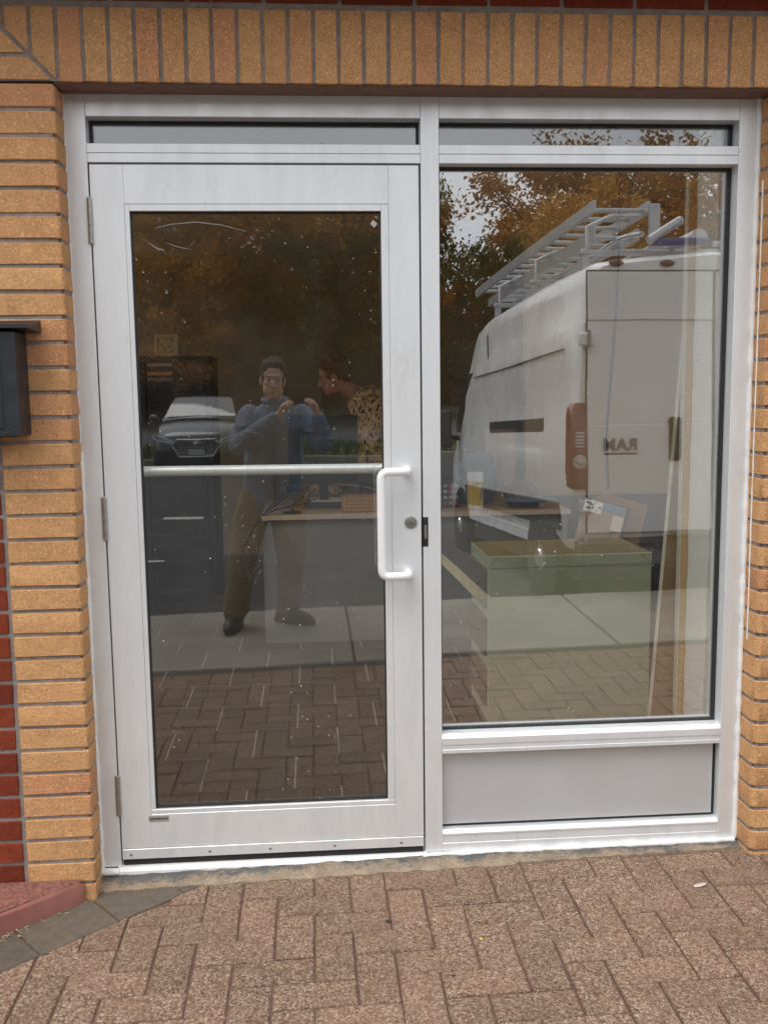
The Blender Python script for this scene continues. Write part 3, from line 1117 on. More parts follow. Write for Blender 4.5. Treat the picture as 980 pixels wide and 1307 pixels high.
MB().box(1.8365, 1.8412, .343, .374, FZ, 2.25, .001).build('painted_edge', M_CREAM, tb)
lb = thing('leaning_board', 'wide brown board leaning at a slant behind the tan trim board', 'board', (1.82, .39, FZ))
Ml = Matrix.Translation((1.738, .383, FZ)) @ Matrix.Rotation(R(3.85), 4, 'Y')
MB().box(.006, .185, 0, .018, .012, 2.1, .001, Ml).build('board', M_BROWNWOOD, lb)
MB().box(0, .0055, -.001, .019, .012, 2.1, .001, Ml).build('pale_edge', M_CREAM, lb)

# desk
M_DESKTOP = plain('maple_desk_top', (.50, .33, .19), (.44, .28, .155), .4, scale=7)
M_DESKEDGE = plain('pale_edge_band', (.55, .45, .33), (.5, .4, .3), .45)
M_GREYPANEL = plain('grey_desk_panel', (.21, .195, .175), (.185, .17, .155), .6, scale=8)
desk = thing('office_desk', 'long office desk with pale wood top and grey front panel', 'desk', (1.2, 2.9, FZ))
MB().box(.305, 2.065, 2.622, 3.40, .742, .768, .002).build('desk_top', M_DESKTOP, desk)
MB().box(.305, 2.065, 2.612, 2.6216, .742, .768, .001).build('edge_band', M_DESKEDGE, desk)
MB().box(.33, 2.04, 2.64, 2.66, FZ, .7415).build('front_panel', M_GREYPANEL, desk)
for x in (.31, 2.03):
    MB().box(x, x + .028, 2.665, 3.36, FZ, .7415).build('side_panel', M_GREYPANEL, desk)
DZ = .7685

# grey-green cabinet in the window
M_CAB = plain('grey_green_metal', (.47, .50, .33), (.42, .45, .295), .42, .1, 5)
M_CABSIDE = plain('brown_drawer_metal', (.16, .125, .085), (.13, .10, .07), .5, .05, 6)
M_CABTOP = plain('cabinet_top', (.26, .20, .10), (.22, .17, .085), .5, .05, 6)
cab = thing('metal_cabinet', 'grey green metal cabinet standing in the window with its plain back to the glass', 'cabinet', (1.7, 1.35, FZ))
Mc = Matrix.Translation((1.332, 1.19, 0)) @ Matrix.Rotation(R(1.0), 4, 'Z')
MB().box(0, .712, 0, .40, FZ, .705, .003, Mc).build('carcass', M_CAB, cab)
MB().box(-.0008, .7128, -.0012, .4012, .7055, .757, .002, Mc).build('top_rim', M_CAB, cab)
MB().box(.004, .708, .004, .396, .7572, .7595, .0005, Mc).build('top', M_CABTOP, cab)
for z in (.10, .32, .53):
    d = MB().box(-.012, -.0005, .02, .38, z, z + .17, .002, Mc).build('drawer', M_CABSIDE, cab)
    MB().box(-.026, -.012, .13, .27, z + .09, z + .105, .002, Mc).build('pull', M_STEEL, d)

for (a, b) in (((.003, .7058), (.047, .755)), ((.709, .7058), (.665, .755))):     # the mitred corner seams of the rim
    MB().tube([Mc @ Vector((a[0], -.0014, a[1])), Mc @ Vector((b[0], -.0014, b[1]))], .0009, 5).build('mitre_seam', M_CABSIDE, cab)
# box and notice board behind the cabinet, on a small stand
M_CARD = plain('brown_cardboard', (.20, .095, .042), (.17, .08, .035), .8, scale=6)
M_PAPER = plain('paper', (.62, .52, .42), (.55, .45, .36), .8, scale=5)
M_PAPERW = plain('white_paper', (.74, .72, .68), (.7, .68, .64), .8)
M_PINK = plain('pinkish_paper', (.31, .20, .135), (.27, .17, .115), .8, scale=5)
stand = thing('low_stand', 'low dark stand behind the grey green cabinet', 'stand', (2.1, 1.95, FZ))
MB().box(1.82, 2.40, 1.72, 2.2, .585, .61, .002).build('top', M_DARK, stand)
for x in (1.85, 2.35):
    for y in (1.74, 2.16):
        MB().box(x - .015, x + .015, y - .015, y + .015, FZ, .5845).build('leg', M_DARK, stand)
bx = thing('cardboard_box', 'brown cardboard box leaning back behind the paper notice board', 'box', (2.15, 1.98, .611))
Mb = Matrix.Translation((1.965, 1.93, .612)) @ Matrix.Rotation(R(16), 4, 'Y') @ Matrix.Rotation(R(-10), 4, 'X')
MB().box(.0, .25, .0, .06, .0, .335, .003, Mb).build('carton', M_CARD, bx)
MB().box(.002, .248, .002, .058, .3355, .338, .0005, Mb).build('flap', M_CARD, bx)
nb = thing('notice_board', 'paper covered notice board leaning on the cardboard box behind the cabinet', 'board', (2.0, 1.88, .611))
Mn = Matrix.Translation((1.855, 1.86, .612)) @ Matrix.Rotation(R(16.5), 4, 'Y') @ Matrix.Rotation(R(-9), 4, 'X')
MB().box(0, .245, 0, .012, 0, .335, .001, Mn).build('backing', M_BLACK, nb)
MB().box(.004, .225, -.002, 0, .004, .325, .0005, Mn).build('paper_sheet', M_PINK, nb)
MB().box(.105, .215, -.0035, -.002, .285, .322, .0004, Mn).build('blue_header', plain('dull_blue', (.13, .20, .26)), nb)
MB().box(.165, .222, -.0038, -.0022, .20, .275, .0004, Mn).build('note_slip', M_PAPER, nb)
rr = random.Random(14)
mb = MB()
for i in range(26):
    x = .012 + rr.uniform(0, .075); z = .265 + rr.uniform(0, .05); s = rr.uniform(.004, .012)
    mb.box(x, x + s, -.004, -.002, z, z + s * rr.uniform(.4, 1))
mb.build('photo_print', M_BLACK, nb)
MB().box(.010, .10, -.0032, -.0022, .262, .318, .0003, Mn).build('photo', M_PAPERW, nb)
mb2 = MB()
for i in range(9):
    z = .06 + .016 * i + rr.uniform(-.003, .003)
    mb2.box(.165, .165 + rr.uniform(.008, .03), -.0036, -.0021, z, z + .006)
m_ = MB(); m_.v = [tuple(Mn @ Vector(v)) for v in mb2.v]; m_.f = mb2.f
m_.build('scribble', plain('green_black_ink', (.02, .05, .03)), nb)
pp = nb.children
for o in pp:
    if o.name.startswith('photo_print'):
        for v in o.data.vertices:
            v.co = Mn @ v.co

# tall black cabinet with a picture on top
bc = thing('black_cabinet', 'tall black metal cabinet against the far office wall with a striped sticker', 'cabinet', (-.45, 4.2, FZ))
MB().box(-.95, -.085, 4.02, 4.5, FZ, 1.705, .006).build('carcass', M_BLACK, bc)
MB().box(-.935, -.53, 4.008, 4.0195, FZ + .06, 1.66, .003).build('cabinet_door', M_BLACK, bc)
MB().box(-.525, -.135, 4.008, 4.0195, FZ + .06, 1.66, .003).build('cabinet_door', M_BLACK, bc)
stk = MB().box(-.515, -.345, 4.004, 4.0078, 1.535, 1.66).build('sticker', plain('sticker_dark', (.05, .035, .03)), bc)
for z0, z1, c in ((1.637, 1.655, (.40, .24, .17)), (1.60, 1.615, (.09, .04, .035)), (1.575, 1.598, (.42, .21, .09)), (1.550, 1.556, (.34, .25, .2)), (1.538, 1.543, (.3, .22, .18))):
    MB().box(-.515, -.345, 4.001, 4.0038, z0, z1).build('stripe', plain('stripe', c, c), stk)
pf = thing('picture_frame', 'small cream framed picture standing on top of the black cabinet', 'picture', (-.38, 4.1, 1.705))
for (x0, x1, z0, z1) in ((-.47, -.312, 1.706, 1.728), (-.47, -.312, 1.836, 1.856), (-.47, -.450, 1.7285, 1.8355), (-.332, -.312, 1.7285, 1.8355)):
    MB().box(x0, x1, 4.08, 4.10, z0, z1, .002).build('frame_side', plain('cream_frame', (.55, .36, .20), (.48, .30, .16)), pf)


def pic_mat():
    t = NT('faded_picture')
    v = t.coord(False)
    c = t.ramp(t.noise(v, 38, 5, .7), [(.3, (.06, .05, .03)), (.45, (.22, .18, .10)), (.55, (.40, .33, .20)), (.7, (.16, .15, .08))])
    return t.surf(c, .5)


MB().box(-.449, -.333, 4.088, 4.096, 1.729, 1.835).build('picture', pic_mat(), pf)

# monitor seen from behind, with its stand and cables
mon = thing('computer_monitor', 'black computer monitor on the desk seen from behind', 'monitor', (.66, 3.0, DZ))
MB().box(.452, .872, 2.98, 3.005, .905, 1.315, .006).build('screen_housing', M_BLACK, mon)
MB().box(.53, .79, 2.955, 2.9795, .98, 1.22, .012).build('rear_cover', M_BLACK, mon)
MB().box(.635, .690, 2.985, 3.02, DZ + .012, 1.0, .004).build('stand_neck', M_BLACK, mon)
MB().box(.54, .785, 2.92, 3.1, DZ, DZ + .012, .004).build('stand_base', M_BLACK, mon)
for i, pts in enumerate((
        [(.60, 2.95, 1.04), (.50, 2.92, .93), (.40, 2.86, .84), (.33, 2.66, .79), (.26, 2.60, .70), (.20, 2.59, .60), (.19, 2.59, .50), (.25, 2.59, .43), (.31, 2.59, .46)],
        [(.62, 2.95, 1.02), (.47, 2.9, .88), (.38, 2.8, .80), (.300, 2.605, .775), (.285, 2.60, .64), (.29, 2.6, .52), (.30, 2.6, .43), (.22, 2.6, .38), (.23, 2.6, .43), (.29, 2.6, .50)],
        [(.70, 2.93, .86), (.52, 2.8, .80), (.36, 2.66, .795), (.295, 2.6, .75), (.24, 2.59, .66), (.17, 2.59, .56), (.20, 2.59, .45), (.28, 2.59, .42)],
        [(.66, 2.95, 1.3), (.645, 2.94, 1.2), (.615, 2.93, 1.08), (.58, 2.9, .98), (.47, 2.8, .84)],
        [(.56, 2.94, .90), (.55, 2.85, .84), (.46, 2.75, .80), (.335, 2.62, .79), (.225, 2.59, .68), (.235, 2.59, .55), (.30, 2.59, .49)])):
    # smooth the cable run
    P = [Vector(p) for p in pts]
    for _ in range(2):
        Q = [P[0]]
        for a, b in zip(P, P[1:]):
            Q += [a.lerp(b, .25), a.lerp(b, .75)]
        P = Q + [P[-1]]
    MB().tube(P, .0035, 6).build('cable', M_BLACK, mon, 60)
ts = thing('small_stand', 'small black stand with a round foot at the left end of the desk', 'stand', (.46, 2.70, DZ))
MB().lathe([(.055, DZ), (.055, DZ + .006), (.012, DZ + .011)], 20, Matrix.Translation((.475, 2.72, 0))).build('foot', M_BLACK, ts, 40)
MB().tube([(.475, 2.72, DZ + .008), (.485, 2.74, DZ + .06), (.505, 2.76, DZ + .13)], .006, 8).build('stem', M_BLACK, ts, 60)
MB().box(-.07, .07, -.004, .004, -.02, .02, .003, Matrix.Translation((.51, 2.765, DZ + .13)) @ Matrix.Rotation(R(-50), 4, 'X')).build('cradle', M_BLACK, ts)

# woven box, papers, tray
M_WOVEN = plain('woven_tan', (.38, .19, .075), (.32, .15, .06), .8, scale=30)
wb = thing('woven_box', 'tan woven box of small ridges on the desk, at its front edge', 'box', (.87, 2.75, DZ))
MB().box(.762, 1.005, 2.690, 2.84, DZ, DZ + .088, .003).build('box_body', M_WOVEN, wb)
M_WOVEN2 = plain('woven_light', (.50, .28, .12), (.44, .24, .1), .8, scale=30)
for i in range(11):
    for k in range(4):
        x = .768 + i * .0215; z = DZ + .006 + k * .0205
        MB().box(x, x + .017, 2.686, 2.6898, z, z + .015, .001).build('weave_tile', M_WOVEN2, wb)
pt = thing('letter_tray', 'low grey letter tray behind the woven box on the desk', 'tray', (.80, 3.0, DZ))
MB().box(.56, .92, 2.90, 3.15, DZ, DZ + .035, .003).build('tray', M_DARK, pt)
MB().box(.58, .90, 2.92, 3.12, DZ + .0355, DZ + .042, .001).build('paper_stack', M_PAPER, pt)
for i, (x, y, z, w, d, a, l) in enumerate(((.73, 3.12, DZ + .126, .19, .07, 6, 'thin tan paper sheet lying across the things on the desk beside the monitor'), (.93, 3.05, DZ + .10, .035, .05, 30, 'folded pale paper slip beside the woven box'))):
    o = thing('paper_sheet', l, 'paper', (x, y, z))
    MB().box(-w, w, -d, d, 0, .002, 0, Matrix.Translation((x, y, z)) @ Matrix.Rotation(R(a), 4, 'Z') @ Matrix.Rotation(R(8 * (i + 1)), 4, 'Y')).build('sheet', M_PAPER, o)
bk = thing('file_box', 'dark file box on the desk under the tan paper sheet', 'box', (.75, 3.15, DZ))
MB().box(.885, 1.10, 3.05, 3.3, DZ, DZ + .10, .004).build('box_body', M_DARK, bk)
MB().box(.880, 1.105, 3.045, 3.305, DZ + .1005, DZ + .112, .002).build('lid', M_BLACK, bk)

# wipes canister
M_YEL = plain('yellow_label', (.62, .44, .06), (.56, .38, .05), .45)
wc = thing('wipes_canister', 'yellow labelled wipes canister with a white lid on the desk', 'canister', (1.535, 2.8, DZ))
Tw = Matrix.Translation((1.537, 2.76, DZ))
MB().lathe([(.044, 0), (.046, .003), (.046, .02)], 24, Tw).build('bottle_base', M_PAPERW, wc, 40)
lab = MB().lathe([(.0465, .0205), (.0465, .160)], 24, Tw).build('label', M_YEL, wc, 40)
MB().lathe([(.046, .1605), (.047, .163), (.047, .205), (.042, .210)], 24, Tw).build('lid', M_PAPERW, wc, 40)
M_BLUEINK = plain('blue_ink', (.06, .10, .22))
mb = MB()
for k in range(7):       # the blue script running up the label
    a = R(-62 + k * 3)
    for q in range(2):
        aa = a + R(5 * q)
        z = .055 + k * .012 + .004 * q
        mb.box(-.004, .004, -.0012, 0, -.004, .004, 0, Tw @ Matrix.Translation((.0472 * math.cos(aa), .0472 * math.sin(aa), z)) @ Matrix.Rotation(aa + R(90), 4, 'Z') @ Matrix.Rotation(R(-35), 4, 'Y'))
mb.build('script_print', M_BLUEINK, lab)
mb = MB()
for k in range(9):
    a = R(-100 + k * 6)
    mb.box(-.003, .003, -.001, 0, -.005, .005, 0, Tw @ Matrix.Translation((.0472 * math.cos(a), .0472 * math.sin(a), .145)) @ Matrix.Rotation(a + R(90), 4, 'Z'))
mb.build('band_print', M_BLUEINK, lab)

# cap, black case and papers near the right end of the desk
M_BLUECLOTH = plain('dull_blue_cloth', (.10, .14, .19), (.07, .10, .14), .9, scale=8, bump=.4, bscale=25, bdist=.01)
cap = thing('work_cap', 'dark striped cap lying near the right end of the desk', 'cap', (1.83, 2.85, DZ))
mb = MB()
rings = []
for i in range(7):
    a = math.pi / 2 * i / 6
    rings.append([(1.83 + .105 * math.cos(a) * math.cos(2 * math.pi * k / 20), 2.86 + .12 * math.cos(a) * math.sin(2 * math.pi * k / 20), DZ + .052 + .10 * math.sin(a)) for k in range(20)])
mb.loft(rings)
mb.build('crown_panel', plain('cap_cloth', (.05, .045, .045), (.20, .15, .12), .8, scale=14), cap, 40)
mb = MB()
mb.loft([[(1.86 + (r * math.cos(a)) * 1.0, 2.76 + .8 * r * math.sin(a), DZ + .052 + zz) for a in [R(180 + 180 * k / 12) for k in range(13)]] for r, zz in ((.09, .012), (.16, -.004))], False, False)
o = mb.build('visor', M_BLUECLOTH, cap)
md = o.modifiers.new('thick', 'SOLIDIFY'); md.thickness = .006
cs = thing('black_case', 'small black case under the cap on the desk', 'case', (1.84, 2.8, DZ))
MB().box(1.75, 1.915, 2.74, 2.90, DZ, DZ + .050, .008).build('case_body', M_BLACK, cs)
MB().box(1.79, 1.86, 2.733, 2.7395, DZ + .02, DZ + .034, .002).build('latch', M_DARK, cs)
bag = MB()
rings = []
rr = random.Random(2)
for i in range(12):
    t = i / 11
    w = .13 * math.sin(math.pi * min(1, .25 + t * .6)) + .01
    rings.append([(1.565 + .03 * t + (w + rr.uniform(-.006, .006)) * math.cos(2 * math.pi * k / 18), 3.02 + (w * .6 + rr.uniform(-.006, .006)) * math.sin(2 * math.pi * k / 18), DZ + .002 + .31 * t) for k in range(18)])
bag.loft(rings)
tag(bag.build('cloth_bundle', M_BLUECLOTH, None, 60), 'dull blue cloth bundle heaped behind the wipes canister', 'cloth')
ps = thing('upright_folder', 'pale pink folder standing upright behind the cap on the desk', 'folder', (1.76, 3.1, DZ))
MB().box(1.66, 1.84, 3.10, 3.125, DZ, DZ + .44, .002).build('cover', M_PINK, ps)
MB().box(1.664, 1.836, 3.126, 3.136, DZ + .002, DZ + .43).build('pages', M_PAPERW, ps)
cr = thing('parts_rack', 'black rack of small red and white labelled bins at the mullion end of the desk', 'rack', (1.40, 2.85, DZ))
MB().box(1.24, 1.455, 2.80, 2.95, DZ, DZ + .16, .003).build('rack_body', M_BLACK, cr)
rr = random.Random(31)
for i in range(6):
    for k in range(4):
        x = 1.262 + i * .032; z = DZ + .02 + k * .034
        MB().box(x, x + .02, 2.795, 2.7997, z, z + .018, .001).build('bin_front', plain('bin', rr.choice(((.45, .10, .07), (.5, .46, .4), (.12, .1, .1), (.4, .33, .26)))), cr)

# hanging cord with a wall bracket near the window
M_CORD = plain('blue_cord', (.02, .024, .05), (.018, .02, .035), .95, spec=.05)
cord = thing('hanging_cord', 'thin blue cord hanging straight down in the window', 'cord', (1.80, 1.0, 2.6))
P = []
for i in range(40):
    t = i / 39
    z = 2.617 - 1.56 * t
    P.append((1.802 + .012 * math.sin(t * 5) - .022 * max(0, t - .55) * 2 + .035 * max(0, t - .85) * 3, 1.0, z))
MB().tube(P, .0058, 8).build('cord', M_CORD, cord, 60)
MB().tube(bend_path([(1.802, 1.0, 2.25), (1.802, 1.0, 2.30), (1.86, 1.0, 2.30), (1.86, 1.0, 2.23), (1.83, 1.0, 2.20)], .01), .003, 6).build('hook', M_BLACK, cord, 60)
MB().lathe([(.03, 2.608), (.03, 2.6195)], 16, Matrix.Translation((1.802, 1.0, 0))).build('ceiling_rose', M_DARK, cord, 40)

# ------------------------------------------------------------------ the trees across the road
M_BARK = plain('bark', (.075, .055, .04), (.045, .034, .026), .95, scale=6, bump=.5, bscale=20)


def leaf_mat(name, stops):
    t = NT(name)
    g = t.n('NewGeometry')
    f = t.noise(g.outputs['Position'], .45, 4, .6)
    rnd = t.n('NewGeometry').outputs['Random Per Island']
    f2 = t.math('ADD', t.math('MULTIPLY', f, .75), t.math('MULTIPLY', rnd, .3))
    oi = t.n('ObjectInfo')
    f3 = t.math('ADD', f2, t.rng(oi.outputs['Random'], 0, 1, -.12, .12))
    c = t.ramp(f3, stops)
    p = t.n('BsdfDiffuse', Color=c)
    tl = t.n('BsdfTranslucent', Color=c)
    m = t.n('MixShader', i0=.3, i1=p.outputs[0], i2=tl.outputs[0])
    t.t.links.new(m.outputs[0], t.out.inputs['Surface'])
    return t.m


M_LEAF = [
    leaf_mat('orange_leaves', [(.25, (.34, .15, .03)), (.5, (.50, .24, .05)), (.75, (.58, .32, .07))]),
    leaf_mat('rust_leaves', [(.25, (.24, .09, .025)), (.5, (.38, .16, .035)), (.75, (.46, .24, .055))]),
    leaf_mat('olive_leaves', [(.25, (.09, .09, .025)), (.5, (.16, .13, .035)), (.75, (.34, .20, .045))]),
]


def tree_meshes(seed, leafmat, nleaf=7000, dens=1.0):
    """unit tree about 10 m high: a trunk mesh with limbs, and a crown of leaf clumps"""
    rr = random.Random(seed)
    trunk = MB()
    H = 10.0
    P = [Vector((0, 0, -.3))]
    for i in range(8):
        P.append(Vector((rr.uniform(-.12, .12) * i * .5, rr.uniform(-.12, .12) * i * .5, H * .92 * (i + 1) / 8)))
    trunk.tube(P, [.30 * (1 - i / 9.2) + .01 for i in range(9)], 8)
    tips = []
    for b in range(20):
        t = .2 + .75 * b / 19 + rr.uniform(-.03, .03)
        k = min(int(t * 8), 7)
        base = P[k].lerp(P[k + 1], t * 8 - k)
        a = b * 2.4 + rr.uniform(-.4, .4)
        prof = math.sin(math.pi * min(1, max(.06, (t - .08) / .98))) ** .7
        L = 3.5 * prof * rr.uniform(.75, 1.12) + .3
        rise = L * (.25 + .7 * t)
        q = [base]
        for s in range(1, 4):
            q.append(base + Vector((math.cos(a) * L * s / 3, math.sin(a) * L * s / 3, rise * (s / 3) ** 1.3)) + Vector((rr.uniform(-.15, .15), rr.uniform(-.15, .15), rr.uniform(-.1, .1))))
        trunk.tube(q, [.10 * (1.1 - t), .07 * (1.1 - t), .04, .012], 5)
        tips += [(q[1], .55), (q[2], .85), (q[3], .75)]
        for s in range(3):
            aa = a + rr.uniform(-1.0, 1.0)
            e = q[2] + Vector((math.cos(aa), math.sin(aa), rr.uniform(.1, .9))) * rr.uniform(.6, 1.3) * prof
            trunk.tube([q[2], e], [.03, .01], 4)
            tips.append((e, .65))
    tips.append((P[-1] + Vector((0, 0, .3)), .6))
    vs, fs = [], []
    for i in range(nleaf):
        c, r = tips[rr.randrange(len(tips))]
        d = Vector((rr.gauss(0, 1), rr.gauss(0, 1), rr.gauss(0, .75))) * r * .52
        p = c + d
        s = rr.uniform(.07, .15)
        ax = Vector((rr.gauss(0, 1), rr.gauss(0, 1), rr.gauss(0, 1))).normalized()
        bx_ = ax.orthogonal().normalized()
        cx_ = ax.cross(bx_)
        o = len(vs)
        vs += [p - bx_ * s, p + cx_ * s * .55, p + bx_ * s, p - cx_ * s * .55]
        fs.append((o, o + 1, o + 2, o + 3))
    cm = bpy.data.meshes.new('crown')
    cm.from_pydata([tuple(v) for v in vs], [], fs)
    cm.materials.append(leafmat)
    tm = trunk.mesh('trunk', 50)
    tm.materials.append(M_BARK)
    return tm, cm


TREES = [tree_meshes(40 + k, M_LEAF[k], 9000) for k in range(3)]
TG = 'trees across the road'
tree_list = [
    # x, y, height, width factor, kind, label
    (14.6, -54, 15.9, .95, 1, 'tall rust orange tree whose top shows in the narrow transom pane above the van'),
    (18.9, -56, 16.8, 1.0, 0, 'tallest orange tree, mirrored above the ladder rack of the van'),
    (5.4, -50, 13.4, .72, 2, 'dark olive tree by the sky gap, mirrored beside the mullion'),
    (9.4, -46, 9.3, .95, 2, 'low olive tree with sky specks in its crown, mirrored left of the ladder'),
    (24.5, -55, 16.0, 1.2, 1, None), (2.4, -49, 13.2, 1.3, 0, None), (-3.2, -47, 12.6, 1.35, 1, None), (-8.6, -50, 13.2, 1.3, 0, None),
    (-14.5, -49, 12.8, 1.3, 1, None), (-20.5, -52, 13.5, 1.3, 2, None), (-.4, -58, 14.2, 1.4, 0, None), (-6.2, -60, 14.6, 1.4, 1, None),
    (-12.2, -60, 14.2, 1.4, 2, None), (14.6, -47, 12.0, .95, 0, None), (21.5, -49, 13.2, 1.2, 1, None), (30, -53, 15.5, 1.3, 2, None), (3.4, -60, 13.0, 1.0, 1, None),
    (-27, -54, 14, 1.4, 0, None), (36, -56, 15, 1.4, 0, None), (17, -62, 13.8, 1.3, 0, None), (27, -47, 12.5, 1.2, 0, None), (-17, -44, 9.5, 1.2, 0, None), (.8, -43, 9.2, 1.2, 2, None), (-5.5, -43, 8.6, 1.2, 0, None), (-10.8, -44, 9.4, 1.2, 1, None)]
rt_ = random.Random(77)
ORD = 'first second third fourth fifth sixth seventh eighth ninth tenth eleventh twelfth thirteenth fourteenth fifteenth'.split()
near_row = sorted(q[0] for q in tree_list if q[1] > -52); back_row = sorted(q[0] for q in tree_list if q[1] <= -52)
KN = ('orange', 'rust brown', 'olive green')
for (x, y, h, wf, k, lab_) in tree_list:
    t = thing('autumn_tree', lab_ or '%s autumn tree, %s from the left in the %s row across the road' % (KN[k], ORD[(near_row if y > -52 else back_row).index(x)], 'front' if y > -52 else 'rear'), 'tree', (x, y, lot_z(x, y)), (0, 0, rt_.uniform(0, 6.28)), TG, True)
    s = h / 11.4
    t.scale = (s * wf, s * wf, s)
    link('trunk', TREES[k][0], None, t)
    link('crown', TREES[k][1], None, t)
# the wood behind them reads as one mass
vs, fs = [], []
rw = random.Random(9)
for i in range(30000):
    x = rw.uniform(-60, 70); y = rw.uniform(-72, -63)
    top = 11.2 + 2.0 * math.sin(x * .31) + 1.3 * math.sin(x * .83 + 1)
    if x < 5:
        top += 1.6
    if 7.0 < x < 14.5:
        top = min(top, 8.0)
    z = rw.uniform(-.5, 1) ** 1 * top
    z = abs(z)
    p = Vector((x, y, z + .4)); s = rw.uniform(.35, .65)
    ax = Vector((rw.gauss(0, 1), rw.gauss(0, 1), rw.gauss(0, 1))).normalized(); b_ = ax.orthogonal().normalized(); c_ = ax.cross(b_)
    o = len(vs)
    vs += [tuple(p - b_ * s), tuple(p + c_ * s * .7), tuple(p + b_ * s), tuple(p - c_ * s * .7)]
    fs.append((o, o + 1, o + 2, o + 3))
me = bpy.data.meshes.new('far_wood'); me.from_pydata(vs, [], fs)
wood = link('far_wood', me, M_LEAF[1])
hv = []
for j, (y, zz) in enumerate(((-70, 0), (-74, 5.5), (-80, 8.0), (-95, 8.5))):
    for i in range(27):
        hv.append((-130 + 10 * i, y, zz * (1 + .12 * math.sin(i * 1.7)) if j else .2))
hm = bpy.data.meshes.new('hill')
hm.from_pydata(hv, [], [(j * 27 + i, j * 27 + i + 1, (j + 1) * 27 + i + 1, (j + 1) * 27 + i) for j in range(3) for i in range(26)])
structure(link('hill', hm, plain('brown_hillside', (.16, .10, .03), (.10, .075, .025), .95, 0, .8)))
wood['kind'] = 'stuff'
wood['label'] = 'brown autumn wood behind the row of trees'
# roadside marker post left of the car
mp_ = thing('marker_post', 'white roadside marker post left of the parked car, mirrored in the door', 'post', (-5.2, -23.2, lot_z(0, -23.2)))
zb_ = lot_z(0, -23.2)
MB().lathe([(.05, zb_ - .1), (.05, zb_ + .92), (.03, zb_ + .97)], 12, Matrix.Translation((-5.2, -23.2, 0))).build('post', plain('white_post', (.7, .7, .66)), mp_, 40)
MB().lathe([(.053, zb_ + .70), (.053, zb_ + .80)], 12, Matrix.Translation((-5.2, -23.2, 0))).build('reflector_band', M_BLACK, mp_, 40)

# ------------------------------------------------------------------ the white van
M_VAN = plain('white_van_paint', (.80, .80, .79), (.74, .74, .72), .28, 0, .9, coat=.4)
M_VANSEAM = plain('dark_seam', (.03, .03, .03), None, .7)
M_REDLAMP = plain('red_lamp', (.20, .022, .014), (.15, .015, .010), .18, coat=.5)
M_BROWNLAMP = plain('brown_lamp', (.14, .05, .03), (.10, .04, .025), .25)
M_CLEAR = plain('clear_lamp', (.62, .60, .58), (.4, .38, .36), .15, .2, 60)
van = thing('white_van', 'white high roof cargo van parked rear to the shop, mirrored in the tall window', 'van', (3.44, -3.75, -.165), (R(3.1), 0, R(-2.4)), None, True)


def vsec(y, zb, zt, wb, ws, crown=.05, wbelt=None):
    """closed cross-section of the body at local y"""
    wbelt = wbelt or wb + .03
    h = zt - zb
    half = [(wb - .06, zb), (wb, zb + .05 * h), (wbelt, zb + .22 * h), (wbelt + .004, zb + .40 * h), (wbelt - .02, zb + .425 * h),
            (wbelt - .03, zb + .62 * h), (wbelt - .045, zb + .775 * h), (wbelt - .075, zb + .795 * h), (ws + .035, zb + .90 * h), (ws, zb + .955 * h), (ws - .07, zb + .985 * h), (ws * .5, zb + h * .998 + crown * .4), (0, zt + crown)]
    pts = [(x, y, z) for x, z in half] + [(-x, y, z) for x, z in half[-2::-1]]
    return pts


secs = [vsec(-.02, .56, 2.49, .955, .86), vsec(-.06, .50, 2.52, .985, .89), vsec(-.16, .46, 2.53, .995, .90), vsec(-1.0, .44, 2.54, 1.0, .91), vsec(-2.2, .44, 2.54, 1.0, .91),
        vsec(-3.2, .44, 2.53, 1.0, .91), vsec(-3.75, .44, 2.48, .99, .88), vsec(-4.05, .44, 2.36, .985, .84)]
vb = MB().loft(secs, True)
body = vb.build('body', M_VAN, van, 35)
# cab: doors and bonnet
cabs = []
for (y, zt, w, ws) in ((-4.04, 2.33, .982, .83), (-4.3, 2.02, .978, .82), (-4.62, 1.60, .972, .84), (-4.80, 1.36, .965, .88), (-5.1, 1.24, .94, .86), (-5.33, 1.08, .88, .80), (-5.42, .86, .82, .74)):
    cabs.append(vsec(y, .40 if y > -5.2 else .46, zt, w, ws, .03))
MB().loft(cabs, True).build('cab', M_VAN, van, 35)
